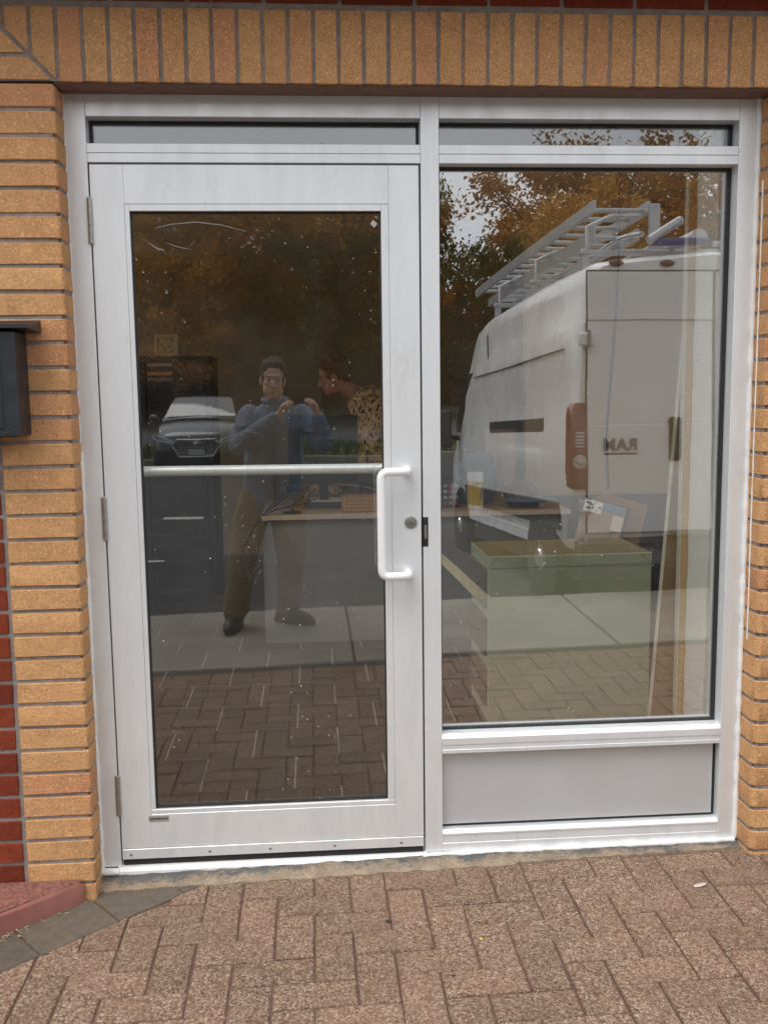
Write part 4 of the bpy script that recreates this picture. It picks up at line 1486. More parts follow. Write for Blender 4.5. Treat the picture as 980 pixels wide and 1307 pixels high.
# windscreen and side windows set a little proud
MB().quad((-.76, -4.10, 2.325), (.76, -4.10, 2.325), (.83, -4.79, 1.44), (-.83, -4.79, 1.44)).build('windscreen', M_CARGLASS, van)
for s in (-1, 1):
    win = MB().prism([(-3.55, 1.32), (-3.55, 1.98), (-3.95, 1.98), (-4.45, 1.60), (-4.62, 1.36)], 0, .012, 0, Matrix(((0, 0, s, s * .968), (1, 0, 0, 0), (0, 1, 0, 0), (0, 0, 0, 1)))).build('side_window', M_CARGLASS, van)
    # lower cladding, bright sill line, belt creases, upper panel seams
    MB().box(s * 1.016 - .012, s * 1.016 + .012, -3.95, -.35, .60, .80, .006).build('rub_strip', M_DARK, van)
    MB().box(s * .985 - .012, s * .985 + .012, -3.9, -1.30, .42, .52, .008).build('sill', M_VAN, van)
    MB().box(s * 1.000 - .006, s * 1.000 + .006, -3.5, -.28, 1.915, 1.923).build('panel_seam', M_VANSEAM, van)
    MB().box(s * .972 - .006, s * .972 + .006, -2.9, -2.892, 1.985, 2.30).build('panel_seam', M_VANSEAM, van)
    MB().box(s * 1.014 - .004, s * 1.014 + .008, -2.70, -.80, 1.325, 1.425, .003).build('track_cover', M_DARK, van)
    MB().box(s * 1.010 - .006, s * 1.010 + .016, -3.80, -3.76, 1.0, 1.22, .006).build('door_handle', M_BLACK, van)
    MB().box(s * 1.010 - .006, s * 1.010 + .016, -3.30, -3.26, 1.0, 1.22, .006).build('door_handle', M_BLACK, van)
    # wing mirror
    mr = MB().box(s * 1.19 - .10, s * 1.19 + .10, -4.42, -4.27, 1.18, 1.60, .03).build('wing_mirror', M_DARK, van)
    MB().tube([(s * .95, -4.4, 1.28), (s * 1.12, -4.36, 1.30)], .03, 8).build('mirror_arm', M_BLACK, mr)
    MB().box(s * 1.19 - .08, s * 1.19 + .08, -4.268, -4.264, 1.21, 1.57).build('mirror_glass', M_CARGLASS, mr)
    # tail lamp: tall red lamp with two clear sections
    Mt = Matrix(((s, 0, 0, 0), (0, 1, 0, 0), (0, 0, 1, 0), (0, 0, 0, 1)))
    rings = []
    for (z, w0, w1) in ((.915, .932, 1.012), (.93, .925, 1.022), (1.0, .922, 1.030), (1.25, .922, 1.034), (1.40, .924, 1.032), (1.48, .928, 1.020), (1.515, .938, .995)):
        rings.append([(w0, .004, z), (w1 - .035, .004, z), (w1 - .008, -.015, z), (w1, -.045, z), (w1, -.14, z), (w0, -.14, z)])
    tl = MB().loft([[(x * s, y, z) for x, y, z in r] for r in rings]).build('tail_lamp', M_REDLAMP, van, 30)
    MB().lathe([(.048, 0), (.048, .010), (.036, .012), (.034, .007), (.022, .008), (.020, .014), (.006, .016)], 20, Matrix.Translation((s * .972, .002, 1.10)) @ Matrix.Rotation(R(-90), 4, 'X')).build('reversing_lens', M_CLEAR, tl, 30)
    mb = MB()
    for q in range(5):
        mb.box(s * .972 - .032, s * .972 + .032, 0, .012, 1.20 + .024 * q, 1.214 + .024 * q, .003)
    mb.build('indicator_lens', M_CLEAR, tl)
    # rear doors: upper panel, crease band, lower panel
    dr = MB()
    a, b = (.012, .915) if s > 0 else (-.915, -.012)
    dr.box(a, b, -.03, .006, .60, 1.36, .008)
    dr.box(a, b, -.03, -.002, 1.36, 2.085, .004)
    dr.box(a, b, -.03, .008, 2.085, 2.13, .006)
    dr.box(a, b, -.03, -.001, 2.13, 2.42, .004)
    rdo = dr.build('rear_door', M_VAN, van)
    rdo['label'] = 'rear door with raised letters' if s < 0 else 'rear door with the handle side hidden from the window'
    for z in (.80, 1.955, 2.36)[:2]:
        MB().box(s * .93 - .055, s * .93 + .055, -.01, .045, z - .045, z + .045, .010).build('hinge', M_VAN, rdo)
        MB().tube([(s * .92, .048, z - .06), (s * .92, .048, z + .06)], .016, 8).build('hinge_pin', M_STEEL, rdo)
    for xm in (.33, .70):
        MB().ell((s * xm, -.012, 2.482), (.055, .02, .026), 16, 8).build('marker_lamp', M_BROWNLAMP, van, 60)
    # wheels
    for yw in (-.86, -4.28):
        Mw = Matrix.Translation((s * .86, yw, .335)) @ Matrix.Rotation(R(90) * s, 4, 'Y')
        arch = MB().lathe([(.42, -.02), (.42, .155), (.40, .165)], 28, Mw).build('wheel_arch', M_BLACK, van, 40)
        wh = MB().lathe([(.20, -.10), (.325, -.10), (.343, -.06), (.343, .11), (.325, .15), (.225, .160)], 32, Mw).build('wheel', M_RUBBER, van, 40)
        MB().lathe([(.224, .150), (.215, .165), (.17, .150), (.13, .158), (.075, .178), (.07, .19), (.02, .192)], 24, Mw).build('rim', M_CHROME, wh, 30)
MB().box(-.006, .006, -.02, -.004, .60, 2.42).build('door_gap', M_VANSEAM, van)
MB().box(-.92, .92, -.02, -.006, 2.421, 2.432).build('door_gap', M_VANSEAM, van)
for s in (-1, 1):
    MB().box(s * .919 - .004, s * .919 + .004, -.02, -.008, .60, 2.42).build('door_gap', M_VANSEAM, van)
MB().box(-.98, .98, -.14, .085, .37, .565, .03).build('rear_bumper', M_DARK, van)
MB().box(-.35, .35, -.02, .095, .566, .585, .006).build('bumper_step', M_BLACK, van)
MB().box(-.94, .94, -4.9, -.16, .22, .44, .02).build('underbody', M_BLACK, van)
hd = MB().box(-.33, -.245, .004, .018, 1.10, 1.40, .012).build('rear_handle', M_DARK, van)
MB().box(-.315, -.26, .018, .040, 1.14, 1.36, .010).build('grip', M_BLACK, hd)
MB().box(.12, .46, .0065, .014, .72, .87, .004).build('number_plate', plain('plate_white', (.6, .6, .58)), van)
# raised letters on the left rear door
M_LETTER = plain('letter_metal', (.22, .20, .19), (.18, .17, .16), .4, .3)
fc = bpy.data.curves.new('lettering', 'FONT')
fc.body = 'RAM'
fc.size = .118
fc.extrude = .004
fc.offset = .003
fc.space_character = 1.08
fo = bpy.data.objects.new('lettering_curve', fc)
col.objects.link(fo)
bpy.context.view_layer.update()
lm = bpy.data.meshes.new_from_object(fo.evaluated_get(bpy.context.evaluated_depsgraph_get()))
bpy.data.objects.remove(fo)
# faces +y: seen from behind the van it reads left to right along -x
lm.transform(Matrix.Translation((-.555, .011, 1.178)) @ Matrix.Rotation(R(180), 4, 'Z') @ Matrix.Rotation(R(90), 4, 'X'))
lo = link('lettering', lm, M_LETTER, van)
MB().box(-.80, -.56, .0062, .010, 1.148, 1.160, .001).build('letter_bar', plain('red_brown_bar', (.28, .11, .08)), van)

# ladder rack and ladders on the roof
rack = thing('ladder_rack', 'silver tube ladder rack bolted to the van roof', 'roof rack', (3.44, -3.75, -.165), (R(3.1), 0, R(-2.4)), None, True)
for y in (-.35, -1.75, -3.1):
    MB().box(-.86, .86, y - .03, y + .03, 2.60, 2.64, .01).build('crossbar', M_LADDER, rack)
    for x in (-.82, .82):
        MB().box(x - .03, x + .03, y - .03, y + .03, 2.48, 2.5995, .008).build('foot', M_LADDER, rack)
    MB().tube([(-.80, y, 2.64), (-.80, y, 2.80), (-.62, y, 2.88), (-.40, y, 2.88)], .018, 8).build('hoop', M_LADDER, rack, 60)
for x in (-.60, -.16):
    MB().tube([(x, -.2, 2.665), (x, -3.3, 2.665)], .02, 8).build('long_tube', M_LADDER, rack, 60)
MB().tube(bend_path([(-.48, -.1, 2.70), (-.44, -.6, 2.78), (-.56, -1.2, 2.70), (-.60, -2.4, 2.68)], .15), .022, 10).build('clamp_arm', M_CHROME, rack, 60)
MB().tube([(-.42, -.12, 2.66), (-.16, -.20, 2.82)], .032, 10).build('gas_strut', M_LADDER, rack, 60)
MB().tube([(.10, -.25, 2.66), (.9, -.25, 2.655)], .02, 10).build('rear_tube', M_LADDER, rack, 60)
blue_strap = MB().tube([(-.40, -.14, 2.655), (.02, -.17, 2.665)], .028, 8).build('blue_strap', plain('blue_strap', (.07, .08, .24)), rack, 60)


MB().tube([(.02, -.30, 2.72), (.02, -3.2, 2.72)], .062, 18).build('conduit_tube', M_LADDER, rack, 60)
MB().tube([(-.17, -.55, 2.70), (-.17, -3.0, 2.70)], .045, 16).build('conduit_tube', M_LADDER, rack, 60)
for y_ in (-.42, -2.9):
    MB().box(-.30, -.22, y_ - .02, y_ + .02, 2.64, 2.99, .006).build('upright', M_LADDER, rack)


def ladder(x0, x1, y0, y1, z, label, gap=.30):
    L = thing('ladder', label, 'ladder', (3.44, -3.75, -.165), (R(3.1), 0, R(-2.4)), 'ladders on the van roof', True)
    for x in (x0, x1):
        MB().box(x - .014, x + .014, y1, y0, z - .045, z + .045, .004).build('rail', M_LADDER, L)
    y = y0 - .12
    while y > y1 + .05:
        MB().tube([(x0, y, z), (x1, y, z)], .018, 8).build('rung', M_LADDER, L, 60)
        y -= gap
    return L


ladder(-.72, -.30, -.42, -4.6, 2.965, 'upper aluminium extension ladder on the van rack')
ladder(-.66, -.32, -.60, -4.2, 2.80, 'lower aluminium ladder under the other one on the van rack')

# ------------------------------------------------------------------ the dark car
M_CAR = plain('dark_grey_car_paint', (.045, .05, .06), (.04, .044, .052), .25, .3, 2, coat=.6)
car = thing('parked_car', 'dark grey compact sedan parked nose towards the shop, mirrored in the door glass', 'car', (-1.66, -16.3, -.115), (0, 0, R(-2)), None, True)


def csec(y, zb, zt, w, ws, cr=.03):
    h = zt - zb
    half = [(w - .10, zb), (w - .02, zb + .12 * h), (w, zb + .45 * h), (w - .03, zb + .75 * h), (ws, zb + .95 * h), (ws * .6, zt + cr * .7), (0, zt + cr)]
    return [(x, y, z) for x, z in half] + [(-x, y, z) for x, z in half[-2::-1]]


MB().loft([csec(.0, .24, .66, .62, .52, .0), csec(-.06, .20, .72, .74, .62), csec(-.20, .18, .78, .83, .70), csec(-.5, .18, .86, .88, .76), csec(-1.0, .18, .94, .895, .78), csec(-1.25, .18, .97, .90, .80),
           csec(-2.6, .18, .98, .90, .80), csec(-3.8, .18, 1.0, .89, .78), csec(-4.4, .22, .98, .86, .74), csec(-4.55, .30, .80, .80, .70)]).build('body', M_CAR, car, 40)


def roofsec(y, zt, w, ws):
    half = [(w, .93), (w - .02, 1.0), (ws + .03, zt - .07), (ws, zt - .03), (ws * .6, zt), (0, zt + .012)]
    return [(x, y, z) for x, z in half] + [(-x, y, z) for x, z in half[-2::-1]]


MB().loft([roofsec(-1.18, 1.02, .78, .70), roofsec(-1.65, 1.26, .78, .64), roofsec(-2.05, 1.40, .78, .59), roofsec(-2.5, 1.44, .78, .58), roofsec(-3.2, 1.41, .78, .57), roofsec(-4.0, 1.08, .76, .62)]).build('cabin', M_CAR, car, 40)
ws_g = MB()
ws_g.loft([[(x, -1.24, 1.035 + .02 * (1 - (x / .7) ** 2)) for x in [(-.70 + .1 * k) for k in range(15)]], [(x * .9, -1.66, 1.262 + .02 * (1 - (x / .7) ** 2)) for x in [(-.70 + .1 * k) for k in range(15)]], [(x * .80, -1.99, 1.395 + .016 * (1 - (x / .7) ** 2)) for x in [(-.70 + .1 * k) for k in range(15)]]], False, False)
M_WSG = plain('windscreen_glass', (.10, .115, .12), (.08, .09, .095), .05, 0, 3, spec=1)
ws_o = ws_g.build('windscreen', M_WSG, car, 60)
ws_o.location = (0, .012, .012)
MB().box(-.66, .66, -1.255, -1.215, 1.018, 1.03, .004).build('wiper_cowl', M_BLACK, car)
# grille: a wide six-sided frame with bright slats
gp = [(-.36, .665), (-.47, .56), (-.33, .335), (.33, .335), (.47, .56), (.36, .665)]
Mg = Matrix(((1, 0, 0, 0), (0, 0, -1, .02), (0, 1, 0, 0), (0, 0, 0, 1)))
gl_ = MB().prism(gp, -.012, .06, 0, Mg).build('grille', M_BLACK, car)
P = [Vector((x, .034, z)) for x, z in gp] + [Vector((gp[0][0], .034, gp[0][1]))]
MB().tube(P, .013, 8).build('grille_surround', M_CHROME, gl_, 40)
for i in range(6):
    z = .375 + .05 * i
    hw = .33 + (.47 - .33) * (z - .335) / .225 if z < .56 else .47 - .11 * (z - .56) / .105
    MB().box(-hw + .02, hw - .02, .028, .038, z - .006, z + .006, .002).build('slat', M_CHROME, gl_)
MB().box(-.155, .155, .036, .046, .375, .485, .003).build('number_plate', plain('plate_grey', (.42, .43, .45), (.3, .31, .33), .5, scale=40), car)
# oval badge with a slanted letter shape
em = MB()
ring = [(.065 * math.cos(2 * math.pi * k / 24), .05, .615 + .034 * math.sin(2 * math.pi * k / 24)) for k in range(25)]
em.tube(ring, .005, 6)
em.tube([(.03, .05, .592), (.018, .05, .638)], .005, 6)
em.tube([(-.018, .05, .592), (-.03, .05, .638)], .005, 6)
em.tube([(.022, .05, .612), (-.022, .05, .618)], .005, 6)
em.build('badge', M_CHROME, car, 40)
for s in (-1, 1):
    pts = [(.43, .63), (.80, .745), (.84, .73), (.80, .66), (.55, .60), (.46, .60)]
    pts = [(x * s, z) for x, z in pts]
    hl = MB()
    y_of = lambda x: .035 - .30 * max(0, abs(x) - .42) ** 1.15
    fr = [(x, y_of(x) + .0, z) for x, z in pts]; bkk = [(x, y_of(x) - .16, z) for x, z in pts]
    hl.loft([fr, bkk])
    h_o = hl.build('headlight', plain('headlamp', (.28, .29, .31), (.16, .17, .18), .08, .5, 30), car)
    P = [Vector(p) + Vector((0, .004, 0)) for p in fr] + [Vector(fr[0]) + Vector((0, .004, 0))]
    MB().tube(P, .008, 6).build('lamp_rim', M_CHROME, h_o, 40)
    MB().prism([(s * .56, .30), (s * .74, .34), (s * .76, .46), (s * .60, .44)], -.07, .0, 0, Matrix(((1, 0, 0, 0), (0, 0, -1, -.02), (0, 1, 0, 0), (0, 0, 0, 1)))).build('fog_lamp_recess', M_BLACK, car)
    m_o = MB().ell((s * .96, -1.45, 1.03), (.10, .07, .065)).build('wing_mirror', M_CAR, car, 60)
    MB().tube([(s * .82, -1.45, .99), (s * .92, -1.45, 1.01)], .02, 6).build('mirror_arm', M_BLACK, m_o)
    for yw in (-.85, -3.5):
        Mw = Matrix.Translation((s * .79, yw, .315)) @ Matrix.Rotation(R(90) * s, 4, 'Y')
        wh = MB().lathe([(.18, -.09), (.30, -.09), (.315, -.06), (.315, .06), (.30, .10), (.21, .105)], 28, Mw).build('wheel', M_RUBBER, car, 40)
        MB().lathe([(.21, .09), (.19, .108), (.06, .095), (.04, .11)], 16, Mw).build('rim', M_CHROME, wh, 30)
MB().box(-.72, .72, -.18, .012, .175, .235, .02).build('lower_lip', M_BLACK, car)
for a in (-.44, .44):
    MB().tube([(a * .9, -.16, .785), (a * 1.3, -.9, .945), (a * 1.45, -1.2, .985)], .006, 6).build('bonnet_crease', M_CAR, car, 60)

# ------------------------------------------------------------------ people
def fuse(mb, name, voxel, smooth=4):
    """one continuous skin over all the shapes in mb"""
    me = mb.mesh(name)
    o = bpy.data.objects.new('fuse_work', me)
    col.objects.link(o)
    m1 = o.modifiers.new('r', 'REMESH'); m1.mode = 'VOXEL'; m1.voxel_size = voxel
    m2 = o.modifiers.new('s', 'SMOOTH'); m2.factor = .5; m2.iterations = smooth
    bpy.context.view_layer.update()
    res = bpy.data.meshes.new_from_object(o.evaluated_get(bpy.context.evaluated_depsgraph_get()))
    bpy.data.objects.remove(o)
    res.polygons.foreach_set('use_smooth', [True] * len(res.polygons))
    res.materials.clear()
    res.name = name
    return res


def torso(mb, secs, n=20):
    """secs: (centre, rx, ry) with a heading angle; horizontal super-elliptic rings"""
    rings = []
    for c, rx, ry, a in secs:
        c = Vector(c)
        ring = []
        for k in range(n):
            t = 2 * math.pi * k / n
            ct, st_ = math.cos(t), math.sin(t)
            x = rx * abs(ct) ** .85 * (1 if ct >= 0 else -1); y = ry * abs(st_) ** .85 * (1 if st_ >= 0 else -1)
            ring.append(c + Vector((x * math.cos(a) - y * math.sin(a), x * math.sin(a) + y * math.cos(a), 0)))
        rings.append(ring)
    mb.loft(rings, True)


def head_shapes(mb, H, Rm, k=1.0):
    """head in its own frame: +y is the face, +z the crown"""
    e = lambda c, r, rot=None: mb.ell(H + Rm @ (Vector(c) * k), [q * k for q in r], 16, 11, Rm @ (rot or Matrix.Identity(3)))
    e((0, -.012, .035), (.073, .092, .085))
    e((0, .020, -.025), (.062, .070, .080))
    e((0, .048, -.078), (.036, .036, .030))
    for s in (-1, 1):
        e((s * .038, .042, -.055), (.026, .030, .040))       # jaw
        e((s * .036, .066, -.012), (.022, .018, .018))       # cheekbone
        e((s * .074, -.006, -.012), (.009, .020, .031))      # ear
    e((0, .078, .030), (.046, .012, .010))                   # brow
    mb.cap_tube([H + Rm @ (Vector((0, .084, .018)) * k), H + Rm @ (Vector((0, .104, -.022)) * k)], [.0075 * k, .0125 * k], 10)
    e((0, .092, -.026), (.018, .012, .009))
    e((0, .083, -.056), (.024, .011, .0065))
    e((0, .081, -.067), (.020, .011, .0070))


def head_parts(body, H, Rm, skin_dark, k=1.0):
    for s in (-1, 1):
        c = H + Rm @ (Vector((s * .031, .0775, .008)) * k)
        ey = MB().ell(c, (.012 * k, .0075 * k, .0065 * k), 12, 8, Rm).build('eye', M_EYEWHITE, body, 60)
        MB().ell(H + Rm @ (Vector((s * .031, .0835, .008)) * k), (.0055 * k, .003 * k, .0055 * k), 10, 6, Rm).build('iris', M_BLACK, ey, 60)
        MB().tube([H + Rm @ (Vector((s * x, y, z)) * k) for x, y, z in ((.014, .0885, .026), (.030, .0885, .031), (.048, .078, .026))], [.0015 * k, .0024 * k, .0014 * k], 6).build('eyebrow', skin_dark, body, 60)
    MB().tube([H + Rm @ (Vector((x, y, -.0615)) * k) for x, y in ((-.021, .084), (0, .0935), (.021, .084))], .0028 * k, 6).build('mouth_line', plain('lip', (.20, .075, .06)), body, 60)


def hair_mesh(H, Rm, seed, k=1.0):
    mb = MB()
    e = lambda c, r: mb.ell(H + Rm @ (Vector(c) * k), [q * k for q in r], 18, 12, Rm)
    e((0, -.024, .050), (.080, .092, .082))
    e((0, .030, .098), (.060, .048, .026))
    for s in (-1, 1):
        e((s * .052, -.02, .02), (.026, .062, .048))
        e((s * .050, .022, .078), (.024, .036, .030))
    e((0, -.07, -.005), (.058, .040, .060))
    rr = random.Random(seed)
    for i in range(70):
        t, p = rr.uniform(0, 6.28), rr.uniform(.05, 1.25)
        d = Vector((math.sin(p) * math.cos(t) * .078, math.sin(p) * math.sin(t) * .086 - .022, math.cos(p) * .082 + .050))
        if d.y > .05 and d.z < .065:
            continue
        e(d, (.012, .012, .010))
    return fuse(mb, 'hair', .005, 2)


def hand(mb, W, fwd, palm, thumb_side, curl, k=1.0, spread=.10):
    """palm and five fingers: W wrist, fwd along the hand, palm = the way the palm faces, thumb_side = towards the thumb"""
    f = Vector(fwd).normalized(); p = Vector(palm); p = (p - f * p.dot(f)).normalized(); t = Vector(thumb_side); t = (t - f * t.dot(f) - p * t.dot(p)).normalized()
    Rm = Matrix((t, p, f)).transposed()
    mb.ell(W + f * .048 * k, (.040 * k, .016 * k, .050 * k), 14, 9, Rm)
    mb.ell(W + f * .035 * k + t * .022 * k + p * .006 * k, (.018 * k, .017 * k, .034 * k), 12, 8, Rm)
    for i, (off, L) in enumerate(((.029, .070), (.010, .078), (-.010, .073), (-.028, .057))):
        b = W + f * (.088 - .004 * abs(i - 1)) * k + t * off * k
        a = 0.0
        pts = [b - f * .012 * k, b]
        cu = curl * (1 + .10 * i)
        for seg in (.45, .32, .23):
            a += cu * (.75 if seg == .45 else 1.0)
            dvec = (f * math.cos(a) + p * math.sin(a) + t * spread * (1.5 - i) * .35).normalized()
            pts.append(pts[-1] + dvec * L * seg * k)
        mb.cap_tube(pts, [.0095 * k, .0095 * k, .0088 * k, .0080 * k, .0066 * k], 10)
    b = W + f * .028 * k + t * .030 * k
    q = [b, b + (t * .72 + f * .55 + p * .3).normalized() * .034 * k]
    q.append(q[-1] + (t * .25 + f * .85 + p * .55).normalized() * .030 * k)
    q.append(q[-1] + (f * .8 + p * .8 - t * .15).normalized() * .022 * k)
    mb.cap_tube(q, [.013 * k, .0108 * k, .0098 * k, .0078 * k], 10)


def skin_mat(name, a, b):
    t = NT(name)
    v = t.coord(False)
    c = t.mix(t.rng(t.noise(v, 14, 5), .3, .7, 0, 1), a, b)
    return t.surf(c, .5, 0, t.bump(t.noise(v, 300, 3), .15, .001), .4)


def cloth_mat(name, a, b, scale=9, fold=.55):
    t = NT(name)
    v = t.coord(False)
    c = t.mix(t.rng(t.noise(v, scale, 5), .3, .7, 0, 1), a, b)
    w = t.n('TexNoise', Vector=t.n('Mapping', Vector=v, Scale=(1.6, 1.6, .8)).outputs[0], Scale=11.0, Detail=2.0, Distortion=1.6).outputs[0]
    h = t.math('ADD', t.math('MULTIPLY', w, 1.0), t.math('MULTIPLY', t.noise(v, 500, 2), .03))
    return t.surf(c, .85, 0, t.bump(h, fold, .03), .2)


M_EYEWHITE = plain('eye_white', (.30, .27, .24), (.25, .22, .2), .5)
M_SKIN_A = skin_mat('light_tan_skin', (.62, .39, .27), (.56, .34, .23))
M_SKIN_B = skin_mat('ruddy_skin', (.46, .22, .13), (.38, .17, .095))
M_HAIR_A = plain('dark_hair', (.016, .012, .010), (.03, .022, .017), .8, scale=60, bump=.5, bscale=120)
M_HAIR_B = plain('brown_hair', (.15, .075, .03), (.08, .04, .018), .7, scale=60, bump=.5, bscale=120)
M_JACKET = cloth_mat('blue_grey_jacket', (.21, .27, .36), (.15, .20, .28), 7, .9)
M_KHAKI = cloth_mat('khaki_cloth', (.25, .205, .145), (.19, .155, .105), 7, .9)
M_SHIRT = cloth_mat('pale_shirt', (.42, .38, .33), (.36, .32, .28))
M_SHOE = plain('black_shoe', (.016, .015, .015), (.03, .028, .026), .55, bump=.3, bscale=60)
M_JEANS = cloth_mat('dark_trousers', (.05, .055, .065), (.035, .04, .05))


def camo_mat():
    t = NT('camouflage_cloth')
    v = t.coord(False)
    n1 = t.n('TexNoise', Vector=v, Scale=17.0, Detail=4.0, Distortion=1.5).outputs[0]
    n2 = t.n('TexNoise', Vector=t.n('Mapping', Vector=v, Location=(3, 5, 1), Scale=(1, 1, .55)).outputs[0], Scale=26.0, Detail=4.0, Distortion=2.2).outputs[0]
    c = t.ramp(n1, [(0, (.62, .40, .20)), (.47, (.54, .33, .16)), (.56, (.33, .20, .09)), (.66, (.24, .19, .09))], 'CONSTANT')
    c = t.mix(t.rng(n2, .555, .565, 0, 1), c, (.035, .022, .014))
    c = t.mix(t.rng(n2, .40, .41, 1, 0), c, (.70, .52, .32))
    return t.surf(c, .85, 0, t.bump(t.noise(v, 14, 2), .5, .03), .2)


M_CAMO = camo_mat()

# --- the photographer, mirrored in the door glass
GY = TILT * .3 - .0
V3 = Vector
per = thing('person', 'person in blue grey jacket and khaki trousers raising a phone, mirrored in the door', 'person', (.30, -3.13, 0))
sh = [V3((.212, -3.19, 1.315)), V3((.548, -3.19, 1.315))]
el = [V3((.150, -3.01, 1.135)), V3((.672, -3.02, 1.135))]
wr = [V3((.408, -2.935, 1.318)), V3((.640, -2.938, 1.318))]
hipj = [V3((.255, -3.20, .84)), V3((.435, -3.21, .84))]
kn = [V3((.165, -3.10, .46)), V3((.452, -3.15, .46))]
an = [V3((.105, -3.07, .085)), V3((.425, -3.17, .085))]
toe = [V3((.085, -2.955, .04)), V3((.535, -3.085, .04))]
Hc = V3((.372, -3.125, 1.525))
Rh = Euler((R(-8), R(4), R(-6))).to_matrix()
mb = MB()
head_shapes(mb, Hc, Rh)
mb.cap_tube([V3((.380, -3.185, 1.33)), V3((.374, -3.145, 1.47))], [.058, .052], 14)
torso(mb, [((.345, -3.2, .78), .145, .10, 0), ((.345, -3.2, .90), .160, .11, 0), ((.355, -3.2, 1.05), .142, .10, 0), ((.372, -3.195, 1.22), .165, .11, 0), ((.380, -3.19, 1.34), .15, .09, 0), ((.38, -3.185, 1.385), .07, .06, 0)])
for i in (0, 1):
    mb.cap_tube([sh[i], sh[i].lerp(el[i], .5), el[i], el[i].lerp(wr[i], .35), wr[i]], [.056, .048, .040, .040, .026], 12)
    mb.cap_tube([hipj[i], hipj[i].lerp(kn[i], .5), kn[i], kn[i].lerp(an[i], .35), an[i]], [.088, .074, .054, .054, .036], 12)
    mb.cap_tube([an[i] - V3((0, .02, .03)), toe[i]], [.036, .028], 10)
hand(mb, wr[0], V3((.42, .30, .80)), V3((.75, .1, -.35)), V3((.3, -1, .3)), .75, .92)
hand(mb, wr[1], V3((-.22, .26, .85)), V3((-.85, .1, -.3)), V3((-.3, -1, .3)), .75, .92)
pbody = link('body', fuse(mb, 'body', .0048, 4), M_SKIN_A, per)
head_parts(pbody, Hc, Rh, M_HAIR_A)
link('hair', hair_mesh(Hc, Rh, 1), M_HAIR_A, per)
# jacket
mb = MB()
torso(mb, [((.345, -3.2, .715), .188, .130, 0), ((.345, -3.2, .80), .186, .132, 0), ((.350, -3.2, .95), .180, .130, 0), ((.362, -3.2, 1.10), .182, .130, 0), ((.375, -3.195, 1.24), .190, .130, 0), ((.380, -3.19, 1.325), .168, .105, 0), ((.380, -3.185, 1.385), .085, .075, 0)])
for i in (0, 1):
    mb.cap_tube([sh[i], sh[i].lerp(el[i], .5), el[i], el[i].lerp(wr[i], .45), wr[i].lerp(el[i], .10)], [.070, .066, .062, .056, .042], 14)
    rr = random.Random(60 + i)
    for q in range(7):      # soft folds round the sleeve
        t = .15 + .7 * q / 6
        a, b = (sh[i], el[i]) if q < 4 else (el[i], wr[i])
        tt = (t * 1.7) % 1
        c = a.lerp(b, tt)
        mb.ell(c + V3((rr.uniform(-.02, .02), rr.uniform(-.02, .02), rr.uniform(-.03, .01))), (.067, .067, .016), 12, 7, Euler((rr.uniform(-.5, .5), rr.uniform(-.5, .5), 0)).to_matrix())
jk = link('jacket', fuse(mb, 'jacket', .008, 3), M_JACKET, per)
MB().tube([(.381 + .078 * math.cos(a), -3.178 + .070 * math.sin(a), 1.405 + .012 * math.sin(a * 1) * -1) for a in [2 * math.pi * k / 24 for k in range(25)]], .016, 8).build('collar', M_JACKET, jk, 60)
MB().tube([(.371, -3.066, .73), (.366, -3.064, .95), (.372, -3.058, 1.20), (.380, -3.085, 1.36)], .0035, 6).build('zip', M_DARK, jk, 60)
MB().tube([(.345 + .189 * math.cos(a), -3.2 + .131 * math.sin(a), .720) for a in [2 * math.pi * k / 28 for k in range(29)]], .012, 8).build('hem', M_JACKET, jk, 60)
# trousers
mb = MB()
torso(mb, [((.345, -3.2, .70), .165, .118, 0), ((.345, -3.2, .82), .165, .120, 0), ((.345, -3.2, .92), .150, .112, 0)])
for i in (0, 1):
    mb.cap_tube([hipj[i] - V3((0, 0, .02)), hipj[i].lerp(kn[i], .45), kn[i], kn[i].lerp(an[i], .5), an[i] + V3((0, 0, .02))], [.112, .108, .090, .084, .076], 14)
    rr = random.Random(70 + i)
    for q in range(6):      # the stacked folds above the shoe
        z = .09 + .035 * q
        c = an[i].lerp(kn[i], (z - .085) / .375)
        mb.ell(c + V3((rr.uniform(-.012, .012), rr.uniform(-.012, .012), 0)), (.083 - .002 * q, .083 - .002 * q, .014), 14, 7, Euler((rr.uniform(-.35, .35), rr.uniform(-.35, .35), 0)).to_matrix())
link('trousers', fuse(mb, 'trousers', .008, 3), M_KHAKI, per)
for i in (0, 1):
    d = (toe[i] - an[i]); d.z = 0; d.normalize()
    mb = MB()
    b0 = V3((an[i].x, an[i].y, .0)) - d * .055
    mb.cap_tube([b0 + V3((0, 0, .048)), b0 + d * .09 + V3((0, 0, .052)), b0 + d * .19 + V3((0, 0, .040)), b0 + d * .235 + V3((0, 0, .034))], [.042, .047, .044, .030], 12)
    mb.cap_tube([b0 + d * .02 + V3((0, 0, .07)), b0 + d * .03 + V3((0, 0, .12))], [.045, .045], 12)
    so = link('shoe', fuse(mb, 'shoe', .006, 3), M_SHOE, per)
    so['label'] = 'black shoe'
    lat = V3((-d.y, d.x, 0))
    ring = []
    for k in range(20):
        a = 2 * math.pi * k / 20
        ring.append(b0 + d * (.09 + .145 * math.cos(a)) + lat * (.047 * math.sin(a)))
    gz = TILT * an[i].x
    MB().loft([[p + V3((0, 0, gz + .001)) for p in ring], [p + V3((0, 0, gz + .02)) for p in ring]]).build('sole', M_BLACK, so)
